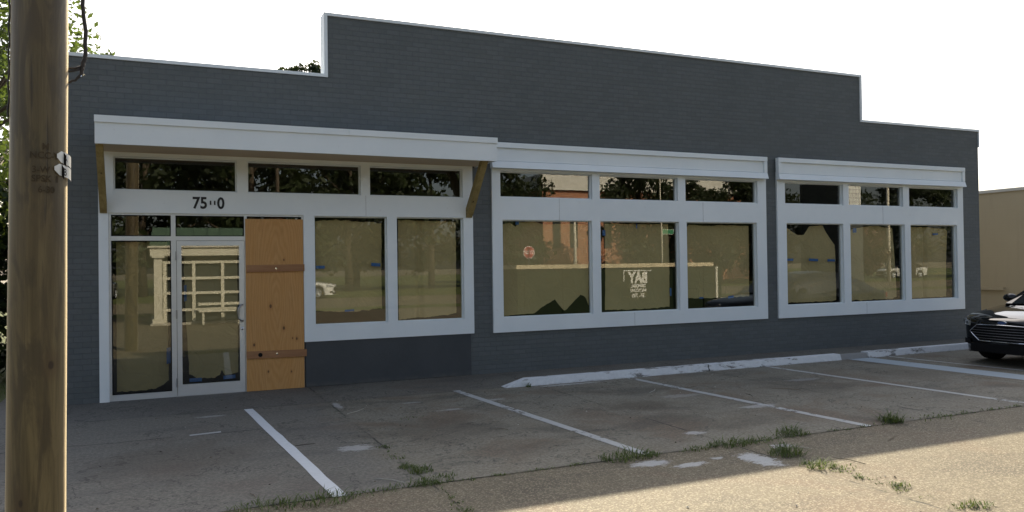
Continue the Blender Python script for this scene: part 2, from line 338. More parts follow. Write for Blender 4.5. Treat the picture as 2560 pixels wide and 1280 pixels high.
# ------------------------------------------------------------------ mesh builder
class MB:
    def __init__(s): s.v = []; s.f = []
    def quad(s, *p):
        i = len(s.v); s.v += [tuple(q) for q in p]; s.f.append(tuple(range(i, i + len(p)))); return s
    def box(s, x0, x1, y0, y1, z0, z1):
        i = len(s.v)
        s.v += [(x0, y0, z0), (x1, y0, z0), (x1, y1, z0), (x0, y1, z0), (x0, y0, z1), (x1, y0, z1), (x1, y1, z1), (x0, y1, z1)]
        s.f += [tuple(i + k for k in q) for q in ((3, 2, 1, 0), (4, 5, 6, 7), (0, 1, 5, 4), (1, 2, 6, 5), (2, 3, 7, 6), (3, 0, 4, 7))]
        return s
    def hexa(s, b, t):
        """eight corners: four below, four above, same order"""
        i = len(s.v); s.v += [tuple(q) for q in b] + [tuple(q) for q in t]
        s.f += [tuple(i + k for k in q) for q in ((3, 2, 1, 0), (4, 5, 6, 7), (0, 1, 5, 4), (1, 2, 6, 5), (2, 3, 7, 6), (3, 0, 4, 7))]
        return s
    def prism(s, poly, y0, y1):
        """polygon in XZ pushed along Y"""
        n = len(poly); i = len(s.v)
        s.v += [(x, y0, z) for x, z in poly] + [(x, y1, z) for x, z in poly]
        s.f.append(tuple(i + k for k in range(n))); s.f.append(tuple(i + n + k for k in reversed(range(n))))
        for k in range(n):
            a, b = k, (k + 1) % n; s.f.append((i + b, i + a, i + n + a, i + n + b))
        return s
    def plate(s, x0, x1, z0, z1, holes, y0, y1):
        """a board in XZ with rectangular openings, front y0, back y1"""
        xs = sorted({x0, x1, *[h[0] for h in holes], *[h[1] for h in holes]}); zs = sorted({z0, z1, *[h[2] for h in holes], *[h[3] for h in holes]})
        xs = [x for x in xs if x0 <= x <= x1]; zs = [z for z in zs if z0 <= z <= z1]
        nx, nz = len(xs) - 1, len(zs) - 1
        def solid(a, b):
            if a < 0 or b < 0 or a >= nx or b >= nz: return False
            cx = (xs[a] + xs[a + 1]) / 2; cz = (zs[b] + zs[b + 1]) / 2
            return not any(h[0] < cx < h[1] and h[2] < cz < h[3] for h in holes)
        for a in range(nx):
            for b in range(nz):
                if not solid(a, b): continue
                A, B, C, D = xs[a], xs[a + 1], zs[b], zs[b + 1]
                s.quad((A, y0, C), (B, y0, C), (B, y0, D), (A, y0, D)); s.quad((A, y1, D), (B, y1, D), (B, y1, C), (A, y1, C))
                if not solid(a - 1, b): s.quad((A, y0, C), (A, y0, D), (A, y1, D), (A, y1, C))
                if not solid(a + 1, b): s.quad((B, y0, D), (B, y0, C), (B, y1, C), (B, y1, D))
                if not solid(a, b - 1): s.quad((B, y0, C), (A, y0, C), (A, y1, C), (B, y1, C))
                if not solid(a, b + 1): s.quad((A, y0, D), (B, y0, D), (B, y1, D), (A, y1, D))
        return s
    def tube(s, pts, rad, seg=8, cap=True):
        pts = [Vector(p) for p in pts]
        if not hasattr(rad, '__len__'): rad = [rad] * len(pts)
        i0 = len(s.v); up = None
        for k, p in enumerate(pts):
            d = (pts[min(k + 1, len(pts) - 1)] - pts[max(k - 1, 0)]).normalized()
            if up is None: up = d.orthogonal().normalized()
            up = (up - d * up.dot(d)).normalized(); w = d.cross(up)
            for j in range(seg):
                a = 2 * PI * j / seg; s.v.append(tuple(p + (up * math.cos(a) + w * math.sin(a)) * rad[k]))
        for k in range(len(pts) - 1):
            for j in range(seg):
                a = i0 + k * seg + j; b = i0 + k * seg + (j + 1) % seg; s.f.append((a, b, b + seg, a + seg))
        if cap:
            s.f.append(tuple(i0 + j for j in reversed(range(seg)))); e = i0 + (len(pts) - 1) * seg; s.f.append(tuple(e + j for j in range(seg)))
        return s
    def lathe_y(s, prof, c, seg=28):
        """profile (radius, y) turned about the Y axis through c"""
        i0 = len(s.v); n = len(prof)
        for j in range(seg):
            a = 2 * PI * j / seg
            for r, y in prof: s.v.append((c[0] + r * math.cos(a), c[1] + y, c[2] + r * math.sin(a)))
        for j in range(seg):
            for k in range(n - 1):
                a = i0 + j * n + k; b = i0 + ((j + 1) % seg) * n + k; s.f.append((a, a + 1, b + 1, b))
        return s
    def grid(s, rows):
        i0 = len(s.v); n = len(rows[0])
        for r in rows: s.v += [tuple(p) for p in r]
        for a in range(len(rows) - 1):
            for b in range(n - 1):
                k = i0 + a * n + b; s.f.append((k, k + 1, k + n + 1, k + n))
        return s
    def build(s, name, mat, parent=None, smooth=False, loc=None, bevel=0.0):
        me = bpy.data.meshes.new(name); me.from_pydata(s.v, [], s.f); me.validate(); me.update()
        if smooth:
            for p in me.polygons: p.use_smooth = True
        me.materials.append(mat)
        o = bpy.data.objects.new(name, me); COL.objects.link(o)
        if parent is not None: o.parent = parent
        if loc is not None: o.location = loc
        if bevel:
            b = o.modifiers.new('bevel', 'BEVEL'); b.width = bevel; b.segments = 2; b.limit_method = 'ANGLE'
        return o
def empty(name, label, cat, loc=(0, 0, 0), rz=0.0, group=None):
    o = bpy.data.objects.new(name, None); COL.objects.link(o); o.location = loc; o.rotation_euler = (0, 0, rz)
    return tag(o, label, cat, group)
def tag(o, label=None, cat=None, group=None, kind=None):
    if label: o['label'] = label
    if cat: o['category'] = cat
    if group: o['group'] = group
    if kind: o['kind'] = kind
    return o
def struct(mb, name, mat, label=None):
    o = mb.build(name, mat); o['kind'] = 'structure'
    if label: o['label'] = label
    return o
def copy_tree(o, parent=None):
    c = o.copy(); COL.objects.link(c); c.parent = parent
    for ch in list(o.children): copy_tree(ch, c)
    return c
def text_mesh(body, size, extrude=.003, bold=0.0, align='CENTER', sx=1.0):
    cu = bpy.data.curves.new('lettering', 'FONT'); cu.body = body; cu.size = size; cu.extrude = extrude; cu.align_x = align
    cu.offset = bold; cu.resolution_u = 3
    ob = bpy.data.objects.new('lettering', cu); COL.objects.link(ob)
    dg = bpy.context.evaluated_depsgraph_get(); me = bpy.data.meshes.new_from_object(ob.evaluated_get(dg))
    v = [(p.co.x * sx, p.co.y, p.co.z) for p in me.vertices]; f = [tuple(p.vertices) for p in me.polygons]
    bpy.data.objects.remove(ob); bpy.data.curves.remove(cu); bpy.data.meshes.remove(me)
    return v, f
def text_obj(name, body, size, mat, parent, at, facing=-1, extrude=.003, bold=0.0, align='LEFT', sx=1.0):
    """upright lettering on a wall parallel to XZ; facing -1 reads from -Y, +1 from +Y; at = world (or parent) x, y, z of baseline"""
    v, f = text_mesh(body, size, extrude, bold, align, sx); m = MB()
    m.v = [(at[0] - facing * x, at[1] + facing * z, at[2] + y) for x, y, z in v]; m.f = f
    return m.build(name, mat, parent)

# ------------------------------------------------------------------ ground
struct(MB().quad((-400, -400, 0), (400, -400, 0), (400, 400, 0), (-400, 400, 0)), 'ground', PAVE, 'tan exposed aggregate pavement, sunlit in front')
struct(MB().quad((-1.95, -5.69, .004), (40, -5.69, .004), (40, 22, .004), (-1.95, 22, .004)), 'parking_lot', LOT, 'stained grey concrete parking slab in the shade of the building')
struct(MB().quad((-60, -.25, .006), (-1.95, -.25, .006), (-1.95, 90, .006), (-60, 90, .006)), 'lawn', LAWN, 'dark lawn beside the left end of the building')
struct(MB().quad((-80, -22.6, .006), (120, -22.6, .006), (120, -20.2, .006), (-80, -20.2, .006)), 'verge', LAWN)
struct(MB().quad((-140, -140, .006), (140, -140, .006), (140, -33.5, .006), (-140, -33.5, .006)), 'field', LAWN)
def line(x0, y0, x1, y1, w, mat, label, z=.008):
    m = MB(); n = 14
    rows = []
    for k in range(n + 1):
        t = k / n; x = x0 + (x1 - x0) * t; y = y0 + (y1 - y0) * t
        j = random.uniform(-.004, .004)
        rows.append([(x - w / 2 + j, y, z), (x + w / 2 + j + random.uniform(-.004, .004), y, z)])
    m.grid(rows); o = struct(m, 'parking_line', mat, label)
    return o
line(.985, -1.48, 1.235, -5.71, .105, WLINE, 'crisp white parking line nearest the plywood board')
line(3.74, -1.38, 4.02, -5.68, .105, WFADE, 'worn white parking line beyond the kerb end')
line(6.47, -1.50, 6.75, -5.70, .105, WFADE, 'worn white parking line meeting the kerb')
line(9.13, -1.53, 9.42, -5.66, .10, WFADE, 'thin white parking line third from the plywood')
line(11.93, -1.53, 12.3, -5.6, .075, WFADE, 'thin white parking line running under the black car')
line(11.25, -1.5, 11.52, -5.6, .50, BLUE, 'wide pale blue painted band beside the black car', .0075)
struct(MB().quad((.27, -2.83, .008), (.58, -2.80, .008), (.58, -2.73, .008), (.27, -2.77, .008)), 'worn_paint_dash', WFADE)
# kerb: long low painted block with a tapered end
k = MB()
k.hexa([(4.45, -1.50, .004), (4.80, -1.50, .004), (4.80, -1.31, .004), (4.45, -1.31, .004)],
       [(4.46, -1.49, .012), (4.80, -1.47, .105), (4.80, -1.32, .105), (4.46, -1.33, .012)])
xs = [4.80, 5.9, 7.0, 8.0, 9.2, 10.2, 10.83]
for a, b in zip(xs, xs[1:]):
    k.hexa([(a, -1.50, .004), (b, -1.50, .004), (b, -1.31, .004), (a, -1.31, .004)], [(a, -1.47, .105), (b, -1.47, .105), (b, -1.32, .105), (a, -1.32, .105)])
k.hexa([(10.84, -1.49, .004), (11.48, -1.49, .004), (11.48, -1.31, .004), (10.84, -1.31, .004)], [(10.84, -1.46, .085), (11.48, -1.46, .085), (11.48, -1.32, .085), (10.84, -1.32, .085)])
k.hexa([(11.49, -1.50, .004), (20, -1.36, .004), (20, -1.17, .004), (11.49, -1.31, .004)], [(11.49, -1.47, .105), (20, -1.33, .105), (20, -1.18, .105), (11.49, -1.32, .105)])
struct(k, 'kerb', KERBM, 'low kerb with worn white paint and a tapered end')

# ------------------------------------------------------------------ the store
L, RT = -1.62, 16.61
ZL, ZH = 4.555, 5.47
bld = empty('storefront_building', 'single-storey dark grey painted brick store with white trimmed windows', 'store', (0, 0, 0))
G1 = (-.735, 4.552, .664, 3.36); G2 = (4.885, 10.529, .654, 3.5); G3 = (10.80, 16.04, .648, 3.5)
i = .03
w = MB()
w.plate(L, RT, 0, ZL, [(1.92, G1[1] - i, .69, 3.33), (-.70, 1.92, 0, 3.33), (G2[0] + i, G2[1] - i, .68, 3.45), (G3[0] + i, G3[1] - i, .68, 3.45)], 0, .24)
w.box(2.29, 13.04, 0, .24, ZL, ZH)
w.box(L, L + .24, .24, 14, 0, ZL).box(RT - .24, RT, .24, 14, 0, ZL).box(L, RT, 14, 14.24, 0, ZL)
w.build('wall', BRICK, bld)
MB().box(L + .24, RT - .24, .24, 14, 4.05, 4.2).build('roof', ROOFM, bld)
MB().quad((L + .24, .24, .02), (RT - .24, .24, .02), (RT - .24, 14, .02), (L + .24, 14, .02)).build('floor', DARK, bld)
MB().box(L + .26, RT - .26, 5.0, 5.1, .02, 4.04).build('partition', DARK, bld)
c = MB(); t_ = .045
c.box(L - .02, 2.24, -.025, .27, ZL, ZL + t_); c.box(13.09, RT + .02, -.025, .27, ZL, ZL + t_)
c.box(2.24, 13.09, -.025, .27, ZH, ZH + t_)
c.box(2.24, 2.29, -.025, .27, ZL, ZH); c.box(13.04, 13.09, -.025, .27, ZL, ZH)
c.box(RT + .001, RT + .02, -.025, .27, 4.21, ZL); c.box(L - .02, L - .001, -.025, .27, 4.21, ZL)
c.build('parapet_coping', WHITE, bld)
MB().box(1.925, 4.50, -.018, -.001, .01, .663).build('base_panel', BASEP, bld)['label'] = 'smooth dark painted panel under the first windows'

def casing(rect, holes, z_top_solid=None):
    return MB().plate(*rect, holes, -.036, .07).build('window_surround', WHITE, bld)
TR1 = [(-.552, .998), (1.141, 2.757), (2.896, 4.384)]; LW1 = [(2.066, 3.153), (3.306, 4.388)]
UP2 = [(5.033, 6.736), (6.885, 8.502), (8.667, 10.325)]; LO2 = [(5.064, 6.724), (6.888, 8.520), (8.684, 10.296)]
UP3 = [(10.995, 12.51), (12.66, 14.198), (14.373, 15.868)]; LO3 = [(11.022, 12.496), (12.684, 14.232), (14.40, 15.833)]
H1 = [(a, b, 2.815, 3.262) for a, b in TR1] + [(a, b, .897, 2.497) for a, b in LW1]
casing((-.735, 4.552, 0, 3.36), H1 + [(-.618, 1.91, 0, 2.508), (1.91, 4.552, 0, .664)])
casing((4.885, 10.529, .654, 3.45), [(a, b, 2.842, 3.262) for a, b in UP2] + [(a, b, .888, 2.474) for a, b in LO2])
casing((10.80, 16.04, .648, 3.45), [(a, b, 2.847, 3.263) for a, b in UP3] + [(a, b, .886, 2.474) for a, b in LO3])
for jx, ja, jb in ((7.55, .655, .887), (13.1, .649, .885), (6.1, 2.475, 2.841), (9.05, 2.475, 2.841), (13.6, 2.475, 2.846), (2.83, 2.508, 2.814)):
    MB().box(jx, jx + .003, -.0375, -.0355, ja + .002, jb - .002).build('board_joint', simple('joint_shadow', (.12, .12, .12), .8), bld)
# side edges (a little block returned to the wall so the surround reads proud)
def header(x0, x1, z0, z1):
    h = MB()
    h.box(x0 + .02, x1 - .02, -.085, -.037, z0 + .12, z1 - .01)                  # recessed panel
    h.box(x0, x1, -.125, -.037, z1 - .085, z1 + .0)                              # top board
    h.box(x0, x0 + .075, -.120, -.037, z0 + .115, z1 - .086); h.box(x1 - .075, x1, -.120, -.037, z0 + .115, z1 - .086)
    h.hexa([(x0, -.155, z0), (x1, -.155, z0), (x1, -.037, z0), (x0, -.037, z0)], [(x0, -.120, z0 + .112), (x1, -.120, z0 + .112), (x1, -.037, z0 + .112), (x0, -.037, z0 + .112)])
    return h.build('window_header', WHITE, bld, bevel=.004)
header(4.855, 10.50, 3.30, 3.715); header(10.77, 16.01, 3.30, 3.718)

def window(name, x0, x1, z0, z1):
    s = MB().plate(x0 + .001, x1 - .001, z0 + .001, z1 - .001, [(x0 + .016, x1 - .016, z0 + .016, z1 - .016)], .02, .062).build(name, WHITE, bld)
    g = MB().box(x0 + .014, x1 - .014, .036, .042, z0 + .014, z1 - .014)
    # a single sheet is enough for the pane
    p = MB().quad((x0 + .015, .038, z0 + .015), (x1 - .015, .038, z0 + .015), (x1 - .015, .038, z1 - .015), (x0 + .015, .038, z1 - .015)).build('pane', GLASS, s)
    return s
for a, b in TR1: window('transom_window', a, b, 2.815, 3.262)
for a, b in LW1: window('window', a, b, .897, 2.497)
for a, b in UP2: window('transom_window', a, b, 2.842, 3.262)
for a, b in LO2: window('window', a, b, .888, 2.474)
for a, b in UP3: window('transom_window', a, b, 2.847, 3.263)
for a, b in LO3: window('window', a, b, .886, 2.474)

# aluminium shopfront: sidelight, transom lights, door
sf = MB().plate(-.617, 1.909, .006, 2.507, [(-.588, .142, .085, 2.138), (-.588, .142, 2.197, 2.482), (.200, 1.092, 2.197, 2.482), (.206, 1.092, .006, 2.139), (1.128, 1.885, .085, 2.482)], -.010, .06)
sf.build('shopfront_frame', ALU, bld, bevel=.003)
def lite(name, x0, x1, z0, z1):
    s = MB().plate(x0 + .001, x1 - .001, z0 + .001, z1 - .001, [(x0 + .012, x1 - .012, z0 + .012, z1 - .012)], .012, .045).build(name, PLASTIC, bld)
    MB().quad((x0 + .011, .028, z0 + .011), (x1 - .011, .028, z0 + .011), (x1 - .011, .028, z1 - .011), (x0 + .011, .028, z1 - .011)).build('pane', GLASS2, s)
lite('sidelight', -.588, .142, .085, 2.138); lite('transom_light', -.588, .142, 2.197, 2.482); lite('transom_light', .200, 1.092, 2.197, 2.482); lite('transom_light', 1.128, 1.885, .085, 2.482)
door = MB().plate(.211, 1.087, .014, 2.133, [(.272, 1.020, .165, 2.068)], -.022, .022).build('door', ALU, bld, bevel=.003)
MB().quad((.270, .0, .163), (1.022, .0, .163), (1.022, .0, 2.070), (.270, .0, 2.070)).build('pane', GLASS2, door)
MB().tube([(1.055, -.022, 1.235), (1.055, -.075, 1.235), (1.03, -.10, 1.225), (1.0, -.10, 1.19), (.995, -.10, 1.12), (1.0, -.10, 1.05), (1.03, -.10, 1.02), (1.055, -.075, 1.01), (1.055, -.022, 1.01)], .013, 10).build('handle', ALUD, door, True)
MB().lathe_y([(.0, -.012), (.018, -.012), (.020, 0)], (1.055, -.022, .90), 16).build('lock', CHROME, door, True)
for hz in (1.93, 1.13, .20):
    MB().tube([(.205, -.030, hz - .06), (.205, -.030, hz + .06)], .010, 8).build('hinge', ALUD, door)
MB().box(.19, 1.10, -.05, .05, .0045, .013).build('threshold', ALUD, bld)
# house number with two half-lost digits
text_obj('house_number', '75', .222, BLACK, bld, (.415, -.040, 2.583), -1, .003, .006, 'LEFT', .88)
text_obj('house_number', '0', .222, BLACK, bld, (.735, -.040, 2.583), -1, .003, .006, 'LEFT', .88)
for nx in (.640, .694):
    MB().box(nx, nx + .020, -.045, -.037, 2.632, 2.690).build('house_number', BLACK, bld)['label'] = 'short remnant stroke of a lost digit'
# canopy
CX0, CX1, CY = -.715, 4.63, -.87
can = MB().box(CX0 + .03, CX1 - .03, CY + .04, -.003, 3.361, 3.60).build('canopy', WHITE, bld)
MB().box(CX0 + .031, CX1 - .031, CY + .041, -.04, 3.316, 3.36).build('soffit', SOFFIT, can)
MB().box(CX0, CX1, CY, CY + .039, 3.30, 3.64).box(CX0, CX0 + .029, CY + .04, -.003, 3.305, 3.64).box(CX1 - .029, CX1, CY + .04, -.003, 3.305, 3.64).build('fascia', WHITE, can)
MB().box(CX0 - .004, 2.40, CY - .019, CY - .001, 3.563, 3.648).box(2.403, CX1 + .004, CY - .018, CY - .001, 3.565, 3.648).box(CX0 - .004, CX1 + .004, CY + .0, -.003, 3.641, 3.652).build('fascia_trim', WHITE, can)
def brace(x0, x1):
    b = MB(); pts = [(-.037, 2.50), (-.055, 2.50), (-.125, 2.56), (-.775, 3.3155), (-.655, 3.3155), (-.037, 2.645)]
    n = len(pts); i0 = 0
    b.v = [(x0, y, z) for y, z in pts] + [(x1, y, z) for y, z in pts]
    b.f = [tuple(range(n)), tuple(reversed(range(n, 2 * n)))] + [((k + 1) % n, k, n + k, n + (k + 1) % n) for k in range(n)]
    o = b.build('brace', BRACE, can)
    for (yy, zz) in ((-.075, 2.56), (-.085, 2.61), (-.67, 3.25)):
        for xx in (x0 - .002, ):
            MB().box(xx, xx + .004, yy - .008, yy + .008, zz - .012, zz + .012).build('bolt_head', PLASTIC, o)
brace(-.715, -.632); brace(4.432, 4.528)

# plywood over the missing pane
ply = empty('plywood_board', 'orange plywood sheet with two brown battens covering the opening beside the door', 'plywood board', (1.5, -.02, 0))
def local(m, root): m.v = [(x - root.location.x, y - root.location.y, z - root.location.z) for x, y, z in m.v]; return m
local(MB().box(1.106, 1.904, -.030, -.012, .008, 2.444), ply).build('panel', PLY, ply)
for (x0, x1, za, zb, tl) in ((1.118, 1.915, 1.690, 1.790, .006), (1.112, 1.935, .470, .572, -.010)):
    b = local(MB().hexa([(x0, -.052, za), (x1, -.052, za + tl), (x1, -.031, za + tl), (x0, -.031, za)], [(x0, -.052, zb), (x1, -.052, zb + tl), (x1, -.031, zb + tl), (x0, -.031, zb)]), ply).build('batten', BATTEN, ply)
    local(MB().lathe_y([(0, -.004), (.014, -.003), (.016, 0)], (1.52, -.0525, (za + zb) / 2), 12), ply).build('screw', CHROME, b)
    if za < 1:
        local(MB().lathe_y([(0, -.002), (.030, -.002), (.030, 0)], (1.29, -.0525, (za + zb) / 2 - .005), 12), ply).build('knot', PLASTIC, b)

# kraft paper taped inside each pane
def paper(label, x0, x1, top, bot, tapes=(), seam=None, vseam=None, left=None, right=None, y=.085, amp=.012):
    """top / bot: [(fraction, z)] outlines; seam: z of an overlap; tapes: (x, z, w, h)"""
    nx, nz = 60, 22; rows = []
    fx = [k / nx for k in range(nx + 1)]
    T = np.interp(fx, [p[0] for p in top], [p[1] for p in top]); B = np.interp(fx, [p[0] for p in bot], [p[1] for p in bot])
    ph = random.uniform(0, 9)
    jag = np.interp(fx, np.linspace(0, 1, 17), RNG.normal(0, .004, 17)), np.interp(fx, np.linspace(0, 1, 21), RNG.normal(0, .006, 21))
    T = T + jag[0]; B = B + jag[1]
    for j in range(nz + 1):
        v = j / nz; r = []
        for k, u in enumerate(fx):
            z = B[k] + (T[k] - B[k]) * v + (random.uniform(-.003, .003) if j in (0, nz) else 0)
            lx = x0 + (np.interp(z, [p[0] for p in left], [p[1] for p in left]) if left else 0)
            rx = x1 + (np.interp(z, [p[0] for p in right], [p[1] for p in right]) if right else 0)
            x = lx + (rx - lx) * u + (random.uniform(-.004, .004) if k in (0, nx) else 0)
            yy = y + amp * (math.sin(3.1 * x + ph) * math.sin(2.3 * z + ph) + .5 * math.sin(7 * x + 4 * z + ph)) + amp
            if seam is not None and z < seam: yy += .014
            if vseam is not None: yy += .05 * math.exp(-((x - vseam) / .05) ** 2)
            r.append((x, yy, z))
        rows.append(r)
    o = MB().grid(rows).build('paper_sheet', PAPER, None, True); tag(o, label, 'paper sheet', 'brown paper sheets covering the panes')
    for (tx, tz, tw, th) in tapes:
        m = MB(); g = random.uniform(-.012, .012)
        m.quad((tx, y - .012, tz), (tx + tw, y - .012, tz + g), (tx + tw, y - .012, tz + th + g), (tx, y - .012, tz + th)).build('tape', TAPE, o)
    return o
flat = lambda z: [(0, z), (1, z)]
paper('brown paper filling the tall sidelight left of the door', -.535, .098, [(0, 2.12), (1, 2.12)], [(0, .115), (.7, .12), (.85, .15), (1, .22)], [(.075, .45, .05, .22)])
paper('brown paper inside the glass door, torn at its bottom edge', .315, 1.0, [(0, 2.04), (1, 2.05)], [(0, .30), (.15, .235), (.5, .225), (.62, .26), (.66, .33), (.72, .25), (1, .27)], [(.36, .19, .16, .05), (.80, .195, .16, .05), (.300, 1.30, .035, .22)], y=.04, left=[(.2, .05), (1.3, 0), (2, -.02)], amp=.008)
paper('brown paper with a sideways seam and blue tape in the window next to the plywood', 2.10, 3.10, [(0, 2.43), (.3, 2.45), (1, 2.41)], [(0, 1.10), (.5, 1.07), (1, 1.10)], [(2.93, 1.755, .14, .05), (2.10, 1.725, .13, .045), (2.52, 1.075, .14, .03)], seam=1.765)
paper('brown paper with one upright slit in the window under the canopy brace', 3.36, 4.30, [(0, 2.46), (1, 2.44)], [(0, .925), (.4, .94), (1, .985)], [], vseam=3.70)
paper('brown paper torn into peaks along the bottom of its window', 5.085, 6.705, [(0, 2.40), (.1, 2.44), (.17, 2.36), (.2, 2.44), (.36, 2.46), (.5, 2.41), (.8, 2.43), (1, 2.42)],
      [(0, .91), (.36, .935), (.44, 1.03), (.60, 1.15), (.70, .965), (.72, .955), (.9, 1.22), (.96, 1.18), (1, 1.03)], [(5.34, 2.40, .06, .06)], y=.075)
paper('brown paper hung between dark gaps in the middle window of three', 7.06, 8.38, flat(2.435), [(0, .94), (.5, .925), (1, .96)], [(6.99, 2.23, .06, .10), (8.37, 1.15, .035, .14), (7.68, 2.36, .02, .08)], left=[(.9, -.03), (1.6, 0), (2.4, -.02)])
paper('brown paper ending above a dark gap in the window left of the wall pier', 8.705, 10.20, [(0, 2.30), (.08, 2.43), (.3, 2.41), (.6, 2.43), (1, 2.42)], [(0, 1.09), (.4, 1.075), (1, 1.085)], [(9.68, 1.06, .13, .045), (9.02, 1.075, .09, .03)])
paper('brown paper sagging away from the top of its window with three blue tapes', 11.05, 12.40, [(0, 2.42), (.12, 2.36), (.28, 2.25), (.40, 2.26), (.5, 2.42), (.78, 2.45), (.84, 2.30), (1, 2.05)], flat(.93), [(11.06, 1.745, .22, .045), (11.68, 1.74, .24, .05), (12.17, 1.725, .2, .045)], seam=1.74, right=[(.9, .02), (1.6, 0), (2.4, -.02)])
paper('brown paper with its upper left corner folded in the last group of windows', 12.745, 14.06, [(0, 2.25), (.08, 2.37), (.3, 2.42), (.6, 2.44), (1, 2.40)], [(0, .92), (.9, .92), (1, .96)], [(12.87, 2.30, .10, .09), (12.76, 1.06, .05, .04)], right=[(.9, .06), (2.4, -.03)])
paper('brown paper with a deep upright fold in the window nearest the tan building', 14.435, 15.66, [(0, 2.44), (.6, 2.42), (.95, 2.39), (1, 2.34)], [(0, .92), (1, .92)], [(15.2, 2.26, .17, .035)], vseam=14.98, right=[(.9, -.05), (2.4, .02)])

# ------------------------------------------------------------------ neighbour building
nb = empty('tan_building', 'tan painted block building behind the black car', 'building', (19.5, 0, 0))
local(MB().box(19.5, 34, .3, 24, 0, 3.42), nb).build('wall', TAN, nb)
local(MB().box(19.46, 34.04, .26, 24.04, 3.421, 3.495), nb).build('coping', simple('pale_coping', (.55, .52, .45), .6), nb)
local(MB().box(19.43, 19.499, 1.39, 2.6, .93, 1.005), nb).build('ledge', TAN, nb)

# ------------------------------------------------------------------ utility pole and cable
PB = Vector((-.583, -7.12, 0)); LEAN = Vector((.0152, -.0191, 1))
toC = Vector((0 - PB.x, -11.718 - PB.y, 0)).normalized(); RIGHT = Vector((-toC.y, toC.x, 0))
if RIGHT.x < 0: RIGHT = -RIGHT
def pr(z): return .1325 - .0026 * z
pole = empty('utility_pole', 'weathered round wooden utility pole with two white tags and stamped letters', 'utility pole', PB)
m = MB(); zs = [-.3] + [k * .25 for k in range(0, 37)]
prof = []
for z in zs: prof.append((LEAN * z, pr(z) * (1 + .006 * math.sin(z * 2.1) + .004 * math.sin(z * 5.3))))
m.tube([p for p, r in prof], [r for p, r in prof], 40)
shaft = m.build('shaft', POLEW, pole, True)
def wrap(name, body, size, z, a0, mat, parent, bold=.0, ex=.0006, sx=1.0):
    v, f = text_mesh(body, size, ex, bold, 'CENTER', sx); q = MB(); q.f = f
    for x, y, d in v:
        zz = z + y; r = pr(zz) * 1.008 + .0022 + d; a = a0 + x / pr(zz)
        q.v.append(tuple(LEAN * zz + (toC * math.cos(a) + RIGHT * math.sin(a)) * r))
    return q.build(name, mat, parent)
BURN = simple('burnt_stamp', (.050, .036, .019), .8, var=.3, sc=60)
for body, z, a in (('M', 2.335, .22), ('NCC-Y', 2.292, .20), ('3-W  I', 2.222, .20), ('SPSK  I', 2.178, .22), ('6-30', 2.125, .26)):
    wrap('stamped_letters', body, .046, z, a, BURN, shaft, .0006, sx=.9)
def ribbon(z0, z1, a0, a1, off=.004, slope=-.012, pointed=True):
    q = MB(); n = 12; rows = []
    for k in range(n + 1):
        a = a0 + (a1 - a0) * k / n; dz = slope * (k / n) * 2; sh = .35 * (z1 - z0) * (1 - k / 2) if (pointed and k < 2) else 0
        row = []
        for zz in (z0 + sh + dz, z1 - sh + dz):
            row.append(tuple(LEAN * zz + (toC * math.cos(a) + RIGHT * math.sin(a)) * (pr(zz) * 1.008 + off + .012 * (k / n) ** 2)))
        rows.append(row)
    return q.grid(rows)
TAGM = simple('tag_metal', (.62, .63, .62), .35, .5, .3, var=.1, sc=40)
for (z0, z1, a0, ch) in ((2.283, 2.340, .62, 'N 1'), (2.220, 2.277, .52, 'B 3')):
    tg = ribbon(z0, z1, a0, 1.75).build('number_tag', TAGM, pole)
    q = ribbon(z0, z1, a0 + .30, a0 + .325, .0052, -.012, False); q.build('tag_strap', PLASTIC, tg)
    wrap('tag_letters', ch, .050, z0 - .002, a0 + .62, BLACK, tg, .001, sx=.9).location = (toC * math.cos(a0 + .6) + RIGHT * math.sin(a0 + .6)) * .004
# loose cable down the right side of the pole
CAB = simple('cable_sheath', (.03, .026, .026), .6, var=.3, sc=30)
def side(dx, z, front=.0): return PB + LEAN * z + RIGHT * (pr(z) + dx) + toC * front
cab = MB(); up = [side(.062, 3.6), side(.060, 3.3), side(.064, 3.10), side(.068, 3.03), side(.077, 2.97), side(.076, 2.90), side(.078, 2.86), side(.074, 2.83), side(.066, 2.805), side(.062, 2.775), side(.056, 2.745), side(.03, 2.715), side(-.02, 2.69), side(-.06, 2.66, -.02)]
pts = []
for a, b in zip(up, up[1:]):
    for q in range(4): pts.append(a.lerp(b, q / 4) + Vector((random.uniform(-.002, .002), 0, random.uniform(-.002, .002))))
pts.append(up[-1]); n = len(pts)
cab.tube(pts, [.010 if k < n * .62 else .010 - .0065 * (k - n * .62) / (n * .38) for k in range(n)], 8)
cab.tube([side(.063, 2.79), side(.03, 2.775), side(-.03, 2.765)], .006, 6); cab.tube([side(.060, 2.775), side(.02, 2.76), side(-.03, 2.748)], .005, 6)
cable = cab.build('hanging_cable', CAB, None, True); tag(cable, 'black twisted cable hanging along the upper right side of the wooden pole', 'cable')
MB().tube([side(.066, 2.745), side(.072, 2.748)], .006, 6).tube([side(.060, 2.741), side(.058, 2.734)], .007, 6).build('clamp', CHROME, cable)
cl = MB(); lp = []
for k in range(46):
    z = 3.4 - k * .02; lp.append(PB + LEAN * z - RIGHT * (pr(z) + .004 + .003 * math.sin(k * .9)) + toC * .01)
cl.tube(lp, .0045, 6); tag(cl.build('ground_wire', CAB), 'thin dark wire running down the left edge of the wooden pole', 'wire')

